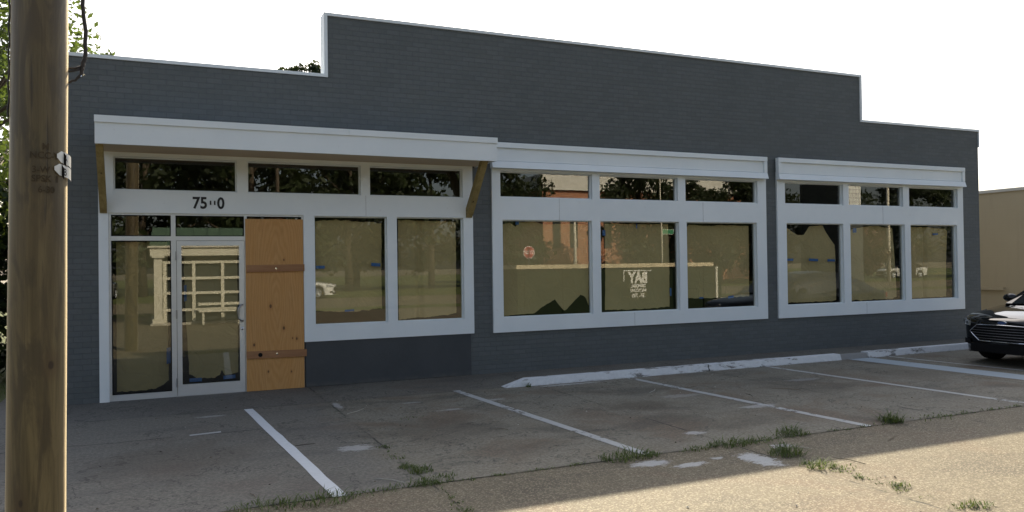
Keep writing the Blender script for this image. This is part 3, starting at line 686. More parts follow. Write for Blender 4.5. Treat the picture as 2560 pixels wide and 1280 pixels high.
# ------------------------------------------------------------------ trees
def leaves(centres, radii, n, size, seed, flat_=.0):
    g = np.random.default_rng(seed); C = np.array(centres, float); Rr = np.array(radii, float)
    w = Rr ** 2; idx = g.choice(len(C), n, p=w / w.sum())
    d = g.normal(size=(n, 3)); d /= np.linalg.norm(d, axis=1)[:, None]
    P = C[idx] + d * (Rr[idx] * g.random(n) ** .42)[:, None] * np.array([1, 1, .8])
    a = g.normal(size=(n, 3)); a /= np.linalg.norm(a, axis=1)[:, None]
    b = np.cross(a, g.normal(size=(n, 3))); b /= np.linalg.norm(b, axis=1)[:, None]
    s = size * (.6 + .8 * g.random(n))[:, None]
    V = np.stack([P - a * s, P + b * s * .5, P + a * s, P - b * s * .5], 1).reshape(-1, 3)
    me = MB(); me.v = [tuple(v) for v in V]; me.f = [tuple(range(4 * k, 4 * k + 4)) for k in range(n)]
    return me
def crown_clumps(h, r, n, seed, zlo=.35, rough=.42):
    g = random.Random(seed); cs, rs = [], []
    for k in range(n):
        t = g.random(); z = h * (zlo + (1 - zlo - .06) * t); prof = math.sin(PI * min(1, .18 + .82 * t)) ** .6
        a = g.uniform(0, 2 * PI); q = r * prof * g.uniform(.35, 1.0)
        cs.append((q * math.cos(a), q * math.sin(a), z)); rs.append(r * rough * g.uniform(.45, 1.0))
    return cs, rs
def make_tree(name, label, cat, loc, h, r, nleaf, leaf, mat, seed, group=None, zlo=.35, nclump=26, tr=.16):
    root = empty(name, label, cat, loc, 0, group)
    cs, rs = crown_clumps(h, r, nclump, seed, zlo)
    g = random.Random(seed + 5); m = MB()
    tp = [(0, 0, -.1), (g.uniform(-.1, .1), g.uniform(-.1, .1), h * .3), (g.uniform(-.2, .2), g.uniform(-.2, .2), h * .6), (g.uniform(-.3, .3), g.uniform(-.3, .3), h * .9)]
    m.tube(tp, [tr * 1.25, tr, tr * .65, tr * .15], 9)
    for c_ in cs[::2]:
        t = min(.85, max(.25, c_[2] / h - .18)); f = t * 3; base = Vector(tp[min(2, int(t / .3))]).lerp(Vector(tp[min(3, int(t / .3) + 1)]), (t % .3) / .3)
        base = Vector((base.x * .6, base.y * .6, h * t)); e = Vector(c_)
        m.tube([base, base.lerp(e, .5) + Vector((0, 0, -.05 * h * .3)), e], [tr * .38, tr * .22, tr * .06], 6)
    m.build('trunk', BARK, root, True)
    leaves(cs, rs, nleaf, leaf, seed + 9).build('crown', mat, root)
    return root
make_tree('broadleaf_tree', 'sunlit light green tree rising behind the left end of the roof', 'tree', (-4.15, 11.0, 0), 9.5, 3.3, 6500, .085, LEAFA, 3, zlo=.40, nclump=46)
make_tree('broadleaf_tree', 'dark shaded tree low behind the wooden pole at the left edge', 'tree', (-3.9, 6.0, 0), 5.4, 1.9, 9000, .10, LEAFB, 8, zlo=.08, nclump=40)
make_tree('broadleaf_tree', 'tall loose tree farthest back at the upper left corner', 'tree', (-8.6, 24.0, 0), 14.5, 3.8, 9000, .16, LEAFA, 21, zlo=.3, nclump=36)
make_tree('dense_shrub', 'dark leafy shrub on the lawn beside the left wall of the store', 'shrub', (-3.1, 3.0, 0), 3.2, 1.0, 6000, .07, LEAFB, 31, zlo=.03, nclump=30, tr=.05)
make_tree('pine_tree', 'distant tree top with rounded tufts peeking over the low roof beside the raised parapet', 'tree', (10.45, 48.5, 0), 18.0, 2.0, 4600, .14, LEAFB, 47, zlo=.84, nclump=20, tr=.22)

# ------------------------------------------------------------------ grass in the joints
def blades(n, rad, h, seed, ell=1.0):
    g = random.Random(seed); m = MB()
    for k in range(n):
        a = g.uniform(0, 2 * PI); q = rad * g.random() ** .6; bx, by = q * math.cos(a) * ell, q * math.sin(a)
        d = g.uniform(0, 2 * PI); hh = h * g.uniform(.3, 1.1) * (1.15 - .5 * q / rad); bend = hh * g.uniform(.5, 2.3); w_ = .0026 + .0022 * g.random()
        px, py = -math.sin(d) * w_, math.cos(d) * w_; dx, dy = math.cos(d), math.sin(d)
        p0 = (bx, by, 0); p1 = (bx + dx * bend * .4, by + dy * bend * .4, hh * .65); p2 = (bx + dx * bend, by + dy * bend, hh * g.uniform(.7, 1.0))
        i0 = len(m.v)
        m.v += [(p0[0] - px, p0[1] - py, 0), (p0[0] + px, p0[1] + py, 0), (p1[0] + px * .8, p1[1] + py * .8, p1[2]), (p1[0] - px * .8, p1[1] - py * .8, p1[2]), p2]
        m.f += [(i0, i0 + 1, i0 + 2, i0 + 3), (i0 + 3, i0 + 2, i0 + 4)]
    return m
TUFTS = [
    (.70, -5.74, 260, .22, .085, 1.6, 'dark green weeds at the bottom edge left of the crisp white line'),
    (1.08, -5.76, 260, .20, .10, 1.5, 'weeds crowding the lower end of the crisp white line'),
    (1.47, -5.73, 70, .10, .04, 2.0, 'small low weeds just right of the crisp white line end'),
    (1.93, -5.10, 110, .09, .06, 1.0, 'round weed clump in the joint above the larger joint clumps'),
    (2.00, -5.28, 190, .13, .075, 1.0, 'bushy weed clump in the middle of the cross joint'),
    (1.93, -5.66, 170, .13, .07, 1.3, 'weed clump where the two joints cross'),
    (1.62, -5.70, 60, .11, .045, 1.6, 'thin weed patch left of where the joints cross'),
    (2.12, -5.55, 90, .10, .045, 1.3, 'short weeds right above the joint crossing'),
    (3.78, -5.68, 330, .19, .11, 1.7, 'thick spiky weeds at the lower end of the second parking line'),
    (4.02, -5.70, 120, .10, .07, 1.3, 'weeds touching the right of the second parking line end'),
    (4.92, -5.70, 300, .18, .10, 1.5, 'spreading grass clump on the joint beside white paint spills'),
    (4.55, -5.71, 120, .12, .05, 1.4, 'low grass left of the spreading clump on the joint'),
    (5.26, -5.70, 170, .14, .07, 1.5, 'flat grass clump right of the spreading clump'),
    (5.75, -5.60, 260, .17, .12, 1.3, 'upright grass tuft beyond the flat clump on the joint'),
    (5.14, -6.22, 320, .17, .14, 1.2, 'tall grass tuft in shade just above the sunlit edge'),
    (5.08, -6.66, 260, .15, .08, 1.4, 'bright green grass lit by the sun at the shadow edge'),
    (5.20, -6.80, 110, .13, .04, 1.4, 'thin lit grass trailing from the shadow edge'),
    (7.16, -5.62, 330, .15, .14, 1.1, 'rounded tuft at the lower end of the third parking line'),
    (7.75, -5.68, 90, .22, .05, 2.4, 'sparse weeds along the joint near the right edge'),
    (5.17, -7.38, 110, .09, .05, 1.3, 'pale small weed on the sunlit pavement'),
    (5.22, -7.98, 160, .11, .06, 1.4, 'yellowish weed at the bottom right of the sunlit pavement'),
    (4.78, -1.56, 60, .05, .10, 1.0, 'little weed against the tapered end of the kerb'),
    (2.71, -3.0, 40, .16, .02, 2.2, 'flat sprig of weed inside the second parking space'),
]
for k, (x, y, n, r_, h_, el, lab) in enumerate(TUFTS):
    o = blades(int(n * .55), r_ * .85, h_ * .92, 100 + k, el).build('grass_tuft', BLADE, None, False, (x, y, .004)); tag(o, lab, 'grass tuft', 'weeds in the pavement joints')
cw = MB()
for k in range(150):
    if k < 95: x, y = random.uniform(.6, 9.6), -5.69 + random.gauss(0, .02)
    elif k < 125: x, y = 1.96 + random.gauss(0, .025), random.uniform(-6.9, -4.2)
    else: x, y = 5.08 + random.gauss(0, .04), random.uniform(-8.2, -6.2)
    b = blades(random.randint(4, 14), random.uniform(.02, .07), random.uniform(.015, .04), 900 + k, 1.6); i0 = len(cw.v)
    cw.v += [(a + x, b_ + y, c_ + .004) for a, b_, c_ in b.v]; cw.f += [tuple(q + i0 for q in f) for f in b.f]
tag(cw.build('joint_weeds', BLADE), 'tiny scattered weeds along the pavement joints', 'weeds', kind='stuff')
pb = MB()
for k in range(26):
    x, y = random.uniform(-1.2, 8), random.uniform(-8.5, -1.2); a = random.uniform(0, PI); l = random.uniform(.05, .2); kx, ky = math.cos(a) * l, math.sin(a) * l
    pb.tube([(x - kx, y - ky, .010), (x + ky * .15, y - kx * .15, .013), (x + kx, y + ky, .010)], [.003, .0035, .002], 5)
for k in range(620):
    x, y = random.uniform(-1.6, 10), -9 + 8.6 * random.random(); s = .004 + .010 * random.random() ** 3; z = .006
    i0 = len(pb.v); jit = [random.uniform(.6, 1.3) for _ in range(5)]
    pb.v += [(x - s * jit[0], y, z), (x, y - s * jit[1], z), (x + s * jit[2], y, z), (x, y + s * jit[3], z), (x, y, z + s * .8 * jit[4])]
    pb.f += [(i0, i0 + 1, i0 + 4), (i0 + 1, i0 + 2, i0 + 4), (i0 + 2, i0 + 3, i0 + 4), (i0 + 3, i0, i0 + 4)]
tp_ = NT('grit'); rr_ = tp_.n('ShaderNodeNewGeometry').outputs['Random Per Island']
GRIT = tp_.done(tp_.pbr(tp_.ramp(rr_, [(0, (.03, .025, .02)), (.6, (.16, .13, .09)), (1, (.5, .48, .42))]), .8))
tag(pb.build('loose_grit', GRIT), 'loose grit and leaf bits over the pavement', 'grit', kind='stuff')
lt = MB()
for k in range(900):
    x, y = random.uniform(-5, -1.9), random.uniform(-6.2, -.35); s = random.uniform(.012, .035); a = random.uniform(0, PI); z = .012 + random.random() * .02
    dx, dy = math.cos(a) * s, math.sin(a) * s
    lt.quad((x - dx, y - dy, z), (x + dy * .5, y - dx * .5, z + random.uniform(-.008, .012)), (x + dx, y + dy, z), (x - dy * .5, y + dx * .5, z + .004))
tl_ = NT('leaf_litter'); rl_ = tl_.n('ShaderNodeNewGeometry').outputs['Random Per Island']
tag(lt.build('leaf_litter', tl_.done(tl_.pbr(tl_.ramp(rl_, [(0, (.04, .025, .015)), (.7, (.12, .07, .035)), (1, (.25, .19, .12))]), .8))), 'dead brown leaves on the dirt left of the parking slab', 'litter', kind='stuff')
DIRT = simple('bare_dirt', (.075, .058, .042), .9, .1, var=.35, sc=1.5)
struct(MB().quad((-9, -6.4, .006), (-1.955, -6.4, .006), (-1.955, -.26, .006), (-9, -.26, .006)), 'dirt', DIRT, 'bare dirt strip left of the parking slab')
gl_ = MB()
for k in range(2600):
    x, y = random.uniform(-6, -2), random.uniform(-.2, 4); b = blades(1, .01, .09, k); i0 = len(gl_.v)
    gl_.v += [(p[0] + x, p[1] + y, p[2] + .006) for p in b.v]; gl_.f += [tuple(q + i0 for q in f) for f in b.f]
tag(gl_.build('lawn_grass', BLADE), 'long grass beside the left end of the store', 'grass', kind='stuff')

# ------------------------------------------------------------------ the black car (nose to -X)
def make_car(paint, label, loc, rz, group=None):
    root = empty('parked_car', label, 'car', loc, rz, group)
    LEN, HW = 4.85, .925
    def plan(s):                                    # half width of the body at station s
        a = .62
        if s < a: return HW * (1 - (1 - s / a) ** 2.5) ** (1 / 2.5)
        if s > LEN - .5: return HW * (1 - ((s - LEN + .5) / .5) ** 2.6) ** (1 / 2.6) * .98 + .0
        return HW
    def surf(y):                                    # station of the nose skin at offset y
        q = min(.999, abs(y) / HW); return .62 * (1 - (1 - q ** 2.5) ** (1 / 2.5))
    def ztop(s):
        return float(np.interp(s, [0, .03, .10, .25, .6, 1.25, 2.4, 3.6, 4.3, 4.7, 4.85], [.66, .735, .775, .815, .875, .955, .97, .99, 1.02, .98, .80]))
    def zsh(s): return ztop(s) - float(np.interp(s, [0, .2, .6, 1.3, 4.3, 4.85], [.03, .06, .085, .06, .05, .05]))
    WX = (.93, 3.78); WR = .335
    def zb(s):
        z = float(np.interp(s, [0, .15, .5, 4.3, 4.85], [.24, .19, .19, .22, .34]))
        for wx in WX:
            d = abs(s - wx)
            if d < .385: z = max(z, .335 + math.sqrt(max(0, .385 ** 2 - d * d)) * .98)
        return z
    st = sorted({*[.62 * (k / 16) ** 2.6 for k in range(17)], *np.arange(.62, 4.35, .05), *[LEN - .5 * (1 - k / 14) ** 1.0 for k in range(14)], LEN - .002})
    rows = []
    for s in st:
        w_ = max(.002, plan(s)); b, sh, tp = zb(s), zsh(s), ztop(s); half = []
        tuck = .93
        half.append((s, w_ * tuck, b))
        for t in (.12, .3, .5, .66, .78): half.append((s, w_ * (1 - .07 * (1 - t) ** 2 - .015 * t), b + (sh - b) * t))
        half.append((s, w_ * .975, b + (sh - b) * .90)); half.append((s, w_ * .955, sh)); half.append((s, w_ * .90, sh + (tp - sh) * .45))
        half.append((s, w_ * .72, sh + (tp - sh) * .75)); half.append((s, w_ * .66, sh + (tp - sh) * .88)); half.append((s, w_ * .33, tp - .002)); 
        row = [(x, -y, z) for x, y, z in half] + [(s, 0, tp)] + [(x, y, z) for x, y, z in reversed(half)]
        rows.append(row)
    m = MB().grid(rows)
    m.build('body', paint, root, True)
    MB().box(.35, 4.5, -.80, .80, .17, .62).build('underbody', PLASTIC, root)
    # cabin
    cs = [(1.18, .955, .70, .74, .945), (1.45, 1.10, .68, .80, .945), (1.8, 1.27, .645, .80, .95), (2.12, 1.405, .60, .80, .955), (2.45, 1.455, .585, .80, .96), (2.9, 1.462, .58, .80, .965), (3.3, 1.44, .575, .80, .975), (3.7, 1.34, .575, .79, .985), (4.0, 1.22, .58, .77, 1.0), (4.3, 1.075, .60, .74, 1.015), (4.42, 1.02, .62, .72, 1.015)]
    def crow(s, zt, wr, wb, zb_): 
        h = [(s, wb, zb_ - .04), (s, wb * .6 + wr * .4, zb_ + (zt - zb_) * .45), (s, wr + .02, zb_ + (zt - zb_) * .93), (s, wr * .88, zt - .004 - .02 * (zt - zb_)), (s, wr * .5, zt + .012)]
        return [(x, -y, z) for x, y, z in h] + [(s, 0, zt + .018)] + [(x, y, z) for x, y, z in reversed(h)]
    MB().grid([crow(*q) for q in cs]).build('cabin_glass', CARGLASS, root, True)
    rf = [crow(*q) for q in cs[3:8]]; rf = [[(x, y, z + .006) for x, y, z in r[3:8]] for r in rf]
    MB().grid(rf).build('roof', paint, root, True)
    for sgn in (-1, 1):
        p = MB()
        for a, b in zip(cs[:4], cs[1:4]):
            ra, rb = crow(*a), crow(*b); ia = 2 if sgn < 0 else 8; ib = 3 if sgn < 0 else 7
            q = [ra[ia], ra[ib], rb[ib], rb[ia]]; p.quad(*[(x, y + sgn * .004, z + .006) for x, y, z in q])
        p.build('pillar', paint, root); p = MB()
        for a, b in zip(cs[6:10], cs[7:11]):
            ra, rb = crow(*a), crow(*b); ia = 2 if sgn < 0 else 8; ib = 3 if sgn < 0 else 7
            q = [ra[ia], ra[ib], rb[ib], rb[ia]]; p.quad(*[(x, y + sgn * .004, z + .006) for x, y, z in q])
        for s0 in (2.62,):
            MB().quad((s0, sgn * .803, .93), (s0 + .1, sgn * .803, .93), (s0 + .09, sgn * .615, 1.41), (s0 + .01, sgn * .615, 1.41)).build('pillar', paint, root)
        p.build('pillar', paint, root)
        # mirror
        mm = MB(); c0 = Vector((1.70, sgn * .985, 1.03)); rws = []
        for a in range(9):
            th = PI * a / 8; r = []
            for b in range(13):
                ph = 2 * PI * b / 12; r.append(c0 + Vector((.075 * math.sin(th) * math.cos(ph) * (1.25 if math.cos(ph) < 0 else .7), .125 * math.cos(th), .075 * math.sin(th) * math.sin(ph))))
            rws.append(r)
        mm.grid(rws); mm.tube([(1.70, sgn * .80, .955), (1.70, sgn * .90, 1.0)], .03, 8); mm.build('mirror', paint, root, True)
        # headlight: swept patch on the nose corner
        h = MB(); rws = []
        for a in range(9):
            y = .60 + .30 * a / 8; t = a / 8; lo = .625 + .03 * t; hi = .70 + .065 * t
            rws.append([(surf(y) * 1.0 - .010 + .02 * q, sgn * y, lo + (hi - lo) * q) for q in (0, .33, .66, 1)])
        hl = h.grid(rws).build('headlight', LAMP, root, True)
        MB().tube([(surf(.68) - .014, sgn * .68, .672), (surf(.68) + .004, sgn * .68, .672)], .024, 14).tube([(surf(.79) - .016, sgn * .79, .70), (surf(.79) + .004, sgn * .79, .70)], .026, 14).build('bulb', CHROME, hl)
        f = MB(); rws = []
        for a in range(6):
            y = .60 + .2 * a / 5; rws.append([(surf(y) - .008, sgn * y, .33 + .0 * a), (surf(y) - .008, sgn * y, .41)])
        f.grid(rws).build('fog_lamp', PLASTIC, root)
        tl = MB(); tl.box(LEN - .24, LEN - .14, sgn * .62 - .16, sgn * .62 + .16, .80, .90).build('tail_light', simple('tail_lens', (.25, .01, .01), .2), root)
        for s0, s1 in ((1.5, 2.62), (2.66, 3.55)):
            d = MB().box(s0 + .74 if s0 < 2 else s0 + .66, (s0 + .90) if s0 < 2 else s0 + .82, sgn * .915 - .01, sgn * .915 + .014, .80, .825); d.build('door_handle', CHROME, root)
    # grille
    def outl(t):                                    # six-sided mouth
        pass
    gz0, gz1 = .40, .655
    def gw(z): 
        t = (z - gz0) / (gz1 - gz0); return float(np.interp(t, [0, .55, 1], [.40, .60, .44]))
    rws = []
    for k in range(11):
        z = gz0 + (gz1 - gz0) * k / 10; w_ = gw(z)
        rws.append([(surf(w_ * q) - .010, w_ * q, z) for q in np.linspace(-1, 1, 15)])
    gr = MB().grid(rws).build('grille', PLASTIC, root)
    sl = MB()
    for k in range(1, 6):
        z = gz0 + (gz1 - gz0) * k / 6; w_ = gw(z) - .01
        sl.tube([(surf(w_ * q) - .018, w_ * q, z) for q in np.linspace(-1, 1, 15)], .004, 6)
    sl.build('slat', simple('dim_chrome', (.22, .22, .23), .3, .5, 1.0), gr)
    rim = [(gw(gz0 + (gz1 - gz0) * t), gz0 + (gz1 - gz0) * t) for t in np.linspace(0, 1, 12)]
    loop = [(y, z) for y, z in rim] + [(y, gz1 + .012 * (1 - (y / .44) ** 2)) for y in np.linspace(.40, -.40, 11)] + [(-y, z) for y, z in reversed(rim)] + [(y, gz0) for y in np.linspace(-.36, .36, 9)]
    loop.append(loop[0])
    MB().tube([(surf(y) - .018, y, z) for y, z in loop], .008, 6).build('grille_surround', CHROME, gr)
    bd = MB(); n = 24; by, bz = 0, .705
    bd.v = [(.004 - .010, by + .075 * math.cos(2 * PI * k / n), bz + .03 * math.sin(2 * PI * k / n)) for k in range(n)] + [(.06, by + .075 * math.cos(2 * PI * k / n), bz + .03 * math.sin(2 * PI * k / n)) for k in range(n)]
    bd.f = [tuple(range(n)), tuple(reversed(range(n, 2 * n)))] + [((k + 1) % n, k, n + k, n + (k + 1) % n) for k in range(n)]
    bg = bd.build('badge', CHROME, root)
    b2 = MB(); b2.v = [(-.009, by + .066 * math.cos(2 * PI * k / n), bz + .023 * math.sin(2 * PI * k / n)) for k in range(n)]; b2.f = [tuple(range(n))]; b2.build('badge_field', simple('badge_blue', (.03, .08, .25), .3), bg)
    v, f = text_mesh('Ford', .05, .001); tb = MB(); tb.v = [(-.011 - z, -x, bz - .014 + y) for x, y, z in v]; tb.f = f; tb.build('badge_letters', CHROME, bg)
    lo = MB().grid([[(surf(y) - .008, y, z) for y in np.linspace(-.60, .60, 19)] for z in (.22, .36)]); lo.build('lower_intake', PLASTIC, root)
    for wx in WX:
        for sgn in (-1, 1):
            y0 = sgn * .79
            ty = MB().lathe_y([(.235, -.11), (.31, -.112), (.332, -.085), (.335, 0), (.332, .085), (.31, .112), (.235, .11)], (wx, y0, WR), 32)
            wl = ty.build('wheel', RUBBER, root, True)
            rm = MB().lathe_y([(.232, -.10), (.225, sgn * .07), (.0, sgn * .02)] if False else [(.236, sgn * .112), (.225, sgn * .095), (.215, sgn * .02), (.0, sgn * .02)], (wx, y0, WR), 32)
            for q in range(5):
                a = 2 * PI * q / 5 + .3; rm.tube([(wx + .03 * math.cos(a), y0 + sgn * .085, WR + .03 * math.sin(a)), (wx + .222 * math.cos(a), y0 + sgn * .098, WR + .222 * math.sin(a))], [.035, .022], 6)
            rm.build('rim', ALU, wl)
    return root
car = make_car(PAINT, 'shiny black sedan with a chrome slatted grille parked by the right end of the store', (12.22, -3.44, .004), 0)

# ------------------------------------------------------------------ across the street (seen mirrored in the panes)
CREAM = simple('cream_trim', (.62, .59, .48), .5); GREENROOF = simple('green_metal_roof', (.10, .16, .105), .4, .5, .2)
DGLASS = simple('shaded_glass', (.05, .055, .05), .1, .6); CONC = simple('pale_concrete', (.42, .39, .32), .8)
pbx = empty('porch_building', 'small cream building with grid windows and a green metal roof behind the photographer', 'building', (0, -15.3, 0))
P = pbx
MB().box(-.1, 4.2, -4.5, -.30, 0, 2.45).build('wall', simple('olive_wall', (.22, .20, .14), .7), P)
MB().box(-.28, 4.3, -4.7, .14, 0, .07).build('plinth', CONC, P)
for px_ in (-.17, 3.95):
    post = MB().box(px_, px_ + .24, -.18, .06, .071, 2.12); post.box(px_ - .05, px_ + .29, -.23, .11, .071, .2); post.box(px_ - .06, px_ + .30, -.24, .12, 2.121, 2.18); post.build('post', CREAM, P)
MB().box(-.28, 4.3, -.28, .10, 2.181, 2.44).box(-.34, 4.36, -.3, .16, 2.441, 2.50).build('fascia', CREAM, P)
gw_ = MB()
for z in (.42, .95, 1.42, 1.93): gw_.box(.08, 3.94, -.12, -.04, z, z + .085)
for x in (.09, .93, 1.80, 2.62, 3.45): gw_.box(x, x + .10, -.125, -.035, .072, 1.99)
gw_.build('window_grid', CREAM, P)
MB().quad((.1, -.14, .1), (3.92, -.14, .1), (3.92, -.14, 2.0), (.1, -.14, 2.0)).build('window_glass', DGLASS, P)
rf_ = MB().hexa([(-.30, .12, 2.501), (4.3, .12, 2.501), (4.3, -4.8, 2.501), (-.30, -4.8, 2.501)], [(-.2, -1.0, 3.12), (4.2, -1.0, 3.12), (4.2, -3.6, 3.12), (-.2, -3.6, 3.12)])
for k in range(11):
    x = -.28 + k * .42; x2 = -.18 + k * .408; rf_.tube([(x, .12, 2.515), (x2, -1.0, 3.135)], .02, 5)
rf_.build('roof', GREENROOF, P)
bench = empty('street_bench', 'cream bench standing before the grid windows of the small cream building', 'bench', (1.75, -14.85, 0))
MB().box(-.65, .65, -.18, .18, .40, .45).build('seat', CREAM, bench); MB().box(-.65, .65, -.2, -.16, .60, .68).build('backrest', CREAM, bench)
for x in (-.55, .5): MB().box(x, x + .06, -.17, .16, .0, .399).build('leg', CREAM, bench)

DGREEN = simple('dumpster_green', (.016, .026, .013), .85, .1, var=.25, sc=1.5); RAILM = simple('worn_rail', (.62, .52, .36), .6, var=.35, sc=5)
dp = empty('roll_off_dumpster', 'long green open waste container with white lettering', 'waste container', (9.0, -8.0, 0))
MB().plate(0, 7.0, .20, 1.62, [], -.05, 0).box(0, 7.0, -2.4, -2.35, .2, 1.62).box(0, .05, -2.349, -.051, .2, 1.62).box(6.95, 7.0, -2.349, -.051, .2, 1.62).box(.0, 7.0, -2.4, 0, .10, .199).build('body', DGREEN, dp)
MB().box(-.05, 6.65, -.06, .06, 1.621, 1.735).box(-.05, 7.05, -2.44, -2.34, 1.621, 1.735).box(-.05, .05, -2.339, -.061, 1.621, 1.735).build('top_rail', RAILM, dp)
for x in (.2, 1.4, 2.6, 5.2, 6.3): MB().box(x, x + .1, .001, .05, .21, 1.6).build('rib', DGREEN, dp)
MB().box(6.75, 6.82, .0, .05, .5, 1.6).build('post', simple('post_white', (.7, .68, .6), .5), dp)
for x in (.5, 6.4): MB().tube([(x, -2.3, .11), (x, -.1, .11)], .10, 12).build('wheel', PLASTIC, dp)
WLET = simple('white_lettering', (.8, .8, .78), .5)
for body, z, sz in (('BAY', 1.17, .44), ('DISPOSAL', 1.03, .135), ('RECYCLING', .90, .125), ('57- 700', .73, .17)):
    text_obj('lettering', body, sz, WLET, dp, (3.92, .012, z), 1, .004, .022 if body == 'BAY' else .006, 'CENTER', .85 if body != 'BAY' else .80)

MB().box(3.42, 4.40, .002, .010, 1.515, 1.54).box(3.42, 3.445, .002, .010, 1.20, 1.514).build('lettering', WLET, dp)
ss = empty('stop_sign', 'red octagonal stop sign across the street', 'sign', (21.0, -32.6, 0))
MB().tube([(0, -.04, 0), (0, -.04, 2.9)], .035, 8).build('post', ALUD, ss)
oc = [(.405 * math.cos(PI / 8 + k * PI / 4), 2.52 + .405 * math.sin(PI / 8 + k * PI / 4)) for k in range(8)]
oc2 = [(x * .93, 2.52 + (z - 2.52) * .93) for x, z in oc]
MB().prism(oc, -.002, .006).build('plate', WLET, ss); MB().prism(oc2, .0065, .009).build('face', simple('sign_red', (.42, .03, .03), .5), ss)
text_obj('lettering', 'STOP', .30, WLET, ss, (0, .012, 2.42), 1, .002, .006, 'CENTER', .9)

def street_pole(label, x, y, h, r, mat, arm=False):
    o = empty('street_pole', label, 'pole', (x, y, 0)); MB().tube([(0, 0, 0), (.03, 0, h * .5), (0, 0, h)], [r, r * .85, r * .6], 12).build('shaft', mat, o, True)
    if arm: MB().tube([(0, 0, h - .3), (1.2, 0, h + .2)], .04, 6).box(1.1, 1.7, -.12, .12, h + .15, h + .26).build('lamp_arm', ALUD, o)
    return o
PALE = simple('pale_pole', (.62, .58, .48), .7)
street_pole('pale slim pole in front of the orange brick building', 22.4, -29.2, 5.6, .11, PALE)
sp = street_pole('slim pole carrying a green street name plate', 31.5, -33.5, 9, .07, PALE)
MB().box(.03, 1.02, -.018, .018, 3.73, 4.07).build('plate_border', WLET, sp); MB().box(.05, 1.0, -.02, .02, 3.75, 4.05).build('name_plate', simple('sign_green', (.03, .22, .10), .5), sp)
street_pole('tall pale street light with a short arm', 53.4, -33.6, 8.2, .17, PALE, True)
street_pole('leaning dark wooden pole among the far trees', 6.2, -35, 9, .14, BARK)

br = empty('brick_building', 'orange brick building with a white parapet across the street', 'building', (30, -52, 0))
MB().box(1.6, 27, -12, 0, 0, 8.5).build('wall', m_redbrick(), br)
MB().box(1.4, 27.2, -12.2, .25, 8.501, 9.9).build('parapet', simple('white_stucco', (.72, .70, .64), .7), br)
for x in (2.6, 4.4, 8, 11, 14, 20, 23): MB().box(x, x + .8, .005, .03, 3.2, 6.0).build('window', DGLASS, br)
gt = empty('block_tower', 'narrow building with a glass block panel across the street', 'building', (45.2, -30.5, 0))
MB().box(-.12, 1.95, -4, 0, 0, 5.3).box(-.12, 1.95, -4, -.2, 5.3, 7.6).build('wall', simple('grey_stucco', (.06, .065, .06), .7), gt)
MB().box(0, 1.8, -.19, .02, 5.35, 7.4).build('glass_blocks', m_glassblock(), gt)

protos = [make_tree('street_tree', 'dense green tree across the street', 'tree', (-9, -41, 0), 13, 4.6, 5200, .26, LEAFC, 61, 'trees across the street', .14, 34, .25),
          make_tree('street_tree', 'broad green tree across the street', 'tree', (-1, -44, 0), 12.2, 5.0, 5200, .26, LEAFC, 67, 'trees across the street', .18, 34, .25),
          make_tree('street_tree', 'reddish leaved tree across the street', 'tree', (6.0, -37, 0), 5.0, 2.0, 2600, .16, LEAFR, 71, 'trees across the street', .16, 24, .12)]
for k, (x, y, s_, j) in enumerate([(5.5, -42, 1.05, 0), (12.5, -45, 1.0, 1), (19, -46, .92, 0), (25.5, -47, .82, 1), (36, -43, .83, 0), (43, -46, .80, 1), (48.5, -44, .86, 0), (57, -42, .72, 1), (64, -40, .9, 0), (73, -38, .95, 1), (83, -36, .9, 0),
                                  (-16, -42, 1.0, 1), (-24, -40, 1.0, 0), (52, -35, 1.1, 2), (95, -30, 1.0, 1), (45.0, -38, .66, 0), (41.0, -39, .6, 1), (16, -58, 1.0, 0), (2, -56, 1.05, 1), (-12, -55, 1.05, 0)]):
    o = copy_tree(protos[j]); o.location = (x, y, 0); o.scale = (s_, s_, s_ * random.uniform(.93, 1.07)); o.rotation_euler = (0, 0, random.uniform(0, 6))
    o['label'] = ['dense green tree across the street', 'broad green tree across the street', 'reddish leaved tree across the street'][j]
WP = simple('white_car_paint', (.75, .75, .73), .25, .5, 0, .8)
def dup_car(x, y, rz, paint, label):
    o = copy_tree(car); o.location = (x, y, .004); o.rotation_euler = (0, 0, rz); o['label'] = label
    for ch in o.children:
        if ch.data and ch.data.materials and ch.data.materials[0] == PAINT:
            ch.data = ch.data.copy(); ch.data.materials[0] = paint
    return o
dup_car(9.3, -34, R(200), WP, 'white sedan parked across the street')
dup_car(-4.0, -38, R(-80), simple('silver_paint', (.4, .41, .42), .3, .5, .3, .8), 'silver sedan parked far across the street')
dup_car(62, -42, R(10), WP, 'white sedan far along the street')

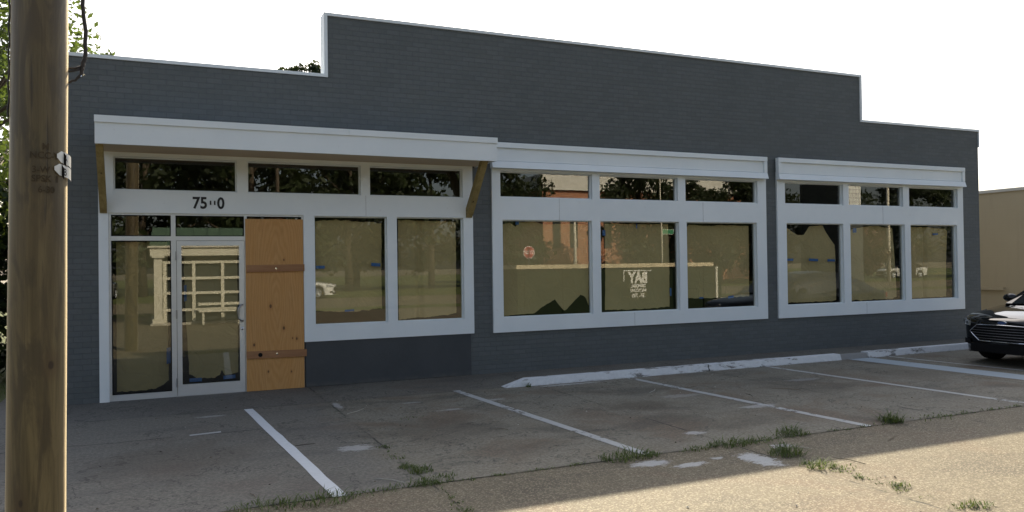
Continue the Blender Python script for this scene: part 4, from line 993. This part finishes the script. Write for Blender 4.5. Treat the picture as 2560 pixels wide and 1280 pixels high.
# ------------------------------------------------------------------ sun, sky, camera
AZ, EL = R(23), R(37.7)
sd = Vector((math.sin(AZ) * math.cos(EL), math.cos(AZ) * math.cos(EL), math.sin(EL)))
ld = bpy.data.lights.new('sun', 'SUN'); ld.energy = 4.9; ld.angle = R(.53); ld.color = (1.0, .875, .66)
lo_ = bpy.data.objects.new('sun', ld); COL.objects.link(lo_); lo_.location = sd * 60; lo_.rotation_euler = sd.to_track_quat('Z', 'Y').to_euler()
wd = bpy.data.worlds.new('World'); scene.world = wd; wd.use_nodes = True
nt = wd.node_tree; bgn = nt.nodes['Background']; sky = nt.nodes.new('ShaderNodeTexSky'); sky.sky_type = 'NISHITA'; sky.sun_disc = False
sky.sun_elevation = EL; sky.sun_rotation = AZ; sky.air_density = 1.0; sky.dust_density = 4.0; sky.ozone_density = 1.0; sky.altitude = 10
hs = nt.nodes.new('ShaderNodeHueSaturation'); hs.inputs['Saturation'].default_value = .66
nt.links.new(sky.outputs[0], hs.inputs['Color']); nt.links.new(hs.outputs[0], bgn.inputs[0]); bgn.inputs[1].default_value = .115
cd = bpy.data.cameras.new('camera'); cam = bpy.data.objects.new('camera', cd); COL.objects.link(cam); scene.camera = cam
yaw, pit, rol = .420425824, .0114285136, -.0138378099
F_ = Vector((math.sin(yaw) * math.cos(pit), math.cos(yaw) * math.cos(pit), math.sin(pit))); Rr = Vector((math.cos(yaw), -math.sin(yaw), 0)); U_ = Rr.cross(F_)
R2 = Rr * math.cos(rol) + U_ * math.sin(rol); U2 = U_ * math.cos(rol) - Rr * math.sin(rol)
cam.matrix_world = Matrix(((R2.x, U2.x, -F_.x, 0), (R2.y, U2.y, -F_.y, -11.718), (R2.z, U2.z, -F_.z, 1.7404), (0, 0, 0, 1)))
cd.sensor_fit = 'HORIZONTAL'; cd.sensor_width = 36; cd.lens = 1969.902 / 2560 * 36; cd.clip_start = .05; cd.clip_end = 2000
vs = scene.view_settings; vs.view_transform = 'Standard'; vs.look = 'None'; vs.exposure = 1.1; vs.gamma = 1
scene.render.resolution_x = 1024; scene.render.resolution_y = 512
